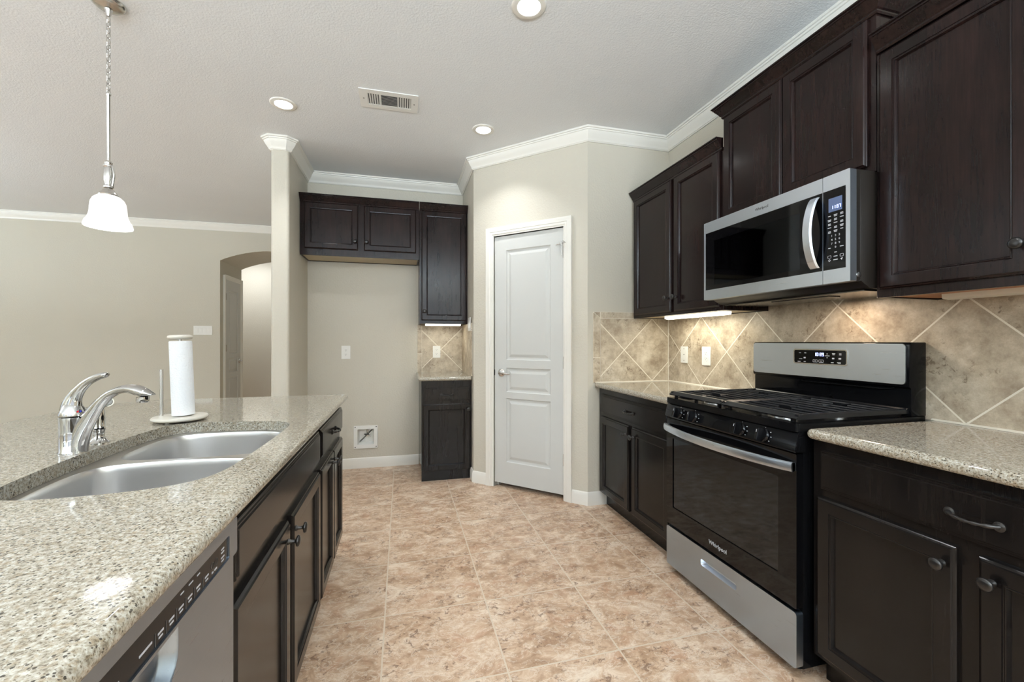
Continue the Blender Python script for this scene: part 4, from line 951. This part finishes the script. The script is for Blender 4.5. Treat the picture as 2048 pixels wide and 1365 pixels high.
# ------------------------------------------------------------------ plates on the walls
def wallplate(name, loc, rotz, w, h, label, cat, kind, group=None, n=1):
    e = empty(name, loc, rotz, label, cat, group)
    xz_plate(-w/2, w/2, -h/2, h/2, -0.006, -0.0004, 0.004).build('plate', 'plastic', e, bevel=0.0018, bseg=2)
    if kind == 'outlet':
        for s in (-1, 1):
            r_ = MB().lathe([(0.001, 0.0), (0.0165, 0.0), (0.0165, 0.0016), (0.001, 0.0018)], (0, -0.0061, s*0.0195), 24, '-y').build('receptacle', 'plastic', e)
            MB().box(-0.0068, -0.0048, -0.0083, -0.0079, s*0.0195, s*0.0195+0.0075).box(0.0048, 0.0068, -0.0083, -0.0079, s*0.0195, s*0.0195+0.0065).box(-0.002, 0.002, -0.0083, -0.0079, s*0.0195-0.009, s*0.0195-0.005).build('slots', 'slot', r_)
    elif kind == 'rocker':
        for i in range(n):
            x = (i-(n-1)/2)*0.046
            MB().loops([[(x-0.0165, y, z), (x+0.0165, y, z)] for y, z in ((-0.0062, -0.033), (-0.0075, -0.033), (-0.0105, 0.030), (-0.0062, 0.033))], True, True, False).box(x-0.0165, x+0.0165, -0.0085, -0.0062, -0.033, 0.033).build('rocker', 'plastic', e)
    elif kind == 'jack':
        for z in (-0.042, 0, 0.042): MB().lathe([(0.001, 0), (0.0035, 0), (0.003, 0.0015), (0.001, 0.0017)], (0, -0.0061, z), 12, '-y').build('screw', 'nickel' if z else 'slot', e)
    return e
wallplate('electrical_outlet', (-0.506, 4.2178, 1.092), 0, 0.078, 0.124, 'white electrical outlet on the wall of the empty fridge niche', 'outlet', 'outlet')
wallplate('electrical_outlet', (0.330, 4.2093, 1.092), 0, 0.072, 0.116, 'white electrical outlet on the small niche tile backsplash', 'outlet', 'outlet')
wallplate('electrical_outlet', (1.9768, 2.413, 1.098), RIGHT, 0.080, 0.124, 'white electrical outlet on the tile nearest the range', 'outlet', 'outlet')
wallplate('wall_plate', (1.9768, 2.641, 1.100), RIGHT, 0.074, 0.118, 'white wall plate with three screws on the tile near the corner', 'wall plate', 'jack')
wallplate('light_switch', (-2.5165, 6.3695, 1.338), 0, 0.212, 0.117, 'white four gang rocker light switch left of the arch', 'switch', 'rocker', n=4)
wallplate('light_switch', (0.5813, 3.72, 1.346), LEFTF*-1, 0.118, 0.118, 'white light switch on the side wall of the niche beside the tall cabinet', 'switch', 'rocker', n=2)
# ------------------------------------------------------------------ recessed water supply box
e = empty('water_supply_box', (-0.330, 4.218, 0.2915), 0, 'white recessed water supply box low on the niche wall', 'supply box')
t = MB(); I = rrect(-0.074, 0.074, -0.074, 0.074, 0.003, 2); plate(t, rrect(-0.107, 0.107, -0.107, 0.107, 0.004, 3), [I], -0.007, -0.0005)
MB().add([(x, z, y) for x, y, z in t.v], t.f).build('frame', 'plastic', e, bevel=0.001, bseg=1)
MB().loops([[(x, y, z) for x, z in offset(I, i)] for i, y in ((0, -0.002), (0.006, 0.045), (0.012, 0.073))], False, True).build('recess', 'plastic', e)
for x in (-0.094, 0.094):
    for z in (-0.094, 0.094): MB().lathe([(0.001, 0), (0.005, 0), (0.004, 0.0015), (0.001, 0.0016)], (x, -0.0072, z), 12, '-y').build('screw', 'slot', e)
mb = MB(); mb.lathe([(0.001, 0.05), (0.009, 0.05), (0.009, 0.0), (0.001, 0.0)], (0.012, 0.035, 0.01), 14).lathe([(0.001, 0), (0.008, 0), (0.008, 0.03), (0.001, 0.03)], (0.012, 0.03, 0.018), 12, '-y').tube([(0.012, 0.035, 0.015), (0.045, 0.03, 0.0)], 0.007, 10)
mb.build('valve', 'nickel', e, smooth=50)
MB().box(-0.014, 0.030, -0.002, 0.006, 0.018, 0.030).build('valve_handle', 'slot', e)
# ------------------------------------------------------------------ under cabinet lights
def undercab(loc, rotz, L_, label, on, power, dpt_=0.07):
    e = empty('under_cabinet_light', loc, rotz, label, 'cabinet light', 'under cabinet light bars')
    MB().box(0, L_, 0, dpt_, -0.012, 0).build('housing', 'plastic', e, bevel=0.002)
    MB().loops([[(x, y, z) for y, z in ((0.002, -0.0122), (0.004, -0.028), (dpt_*0.5, -0.033), (dpt_-0.004, -0.028), (dpt_-0.002, -0.0122))] for x in (0.012, L_-0.012)]).build('lens', 'tube_on' if on else 'tube_off', e, smooth=50)
    if on:
        o = area('tube_glow', (L_/2, dpt_/2, -0.036), (0, 0, 0), L_-0.05, 0.04, power, (1.0, 0.96, 0.80)); o.parent = e
    return e
undercab((1.800, 2.640, 1.3825), RIGHT, 0.58, 'lit white light bar under the corner wall cabinet', True, 1.5)
undercab((1.800, 1.050, 1.3725), RIGHT, 0.60, 'unlit cream light bar under the largest wall cabinet', False, 0)
undercab((0.200, 3.955, 1.3715), 0, 0.345, 'short lit light bar under the tall narrow niche cabinet', True, 0.4, 0.06)
# microwave work light over the range
area('cooktop_lamp', (1.80, 1.42, 1.378), (0, 0, 0), 0.16, 0.06, 1.1, (1.0, 0.80, 0.62))
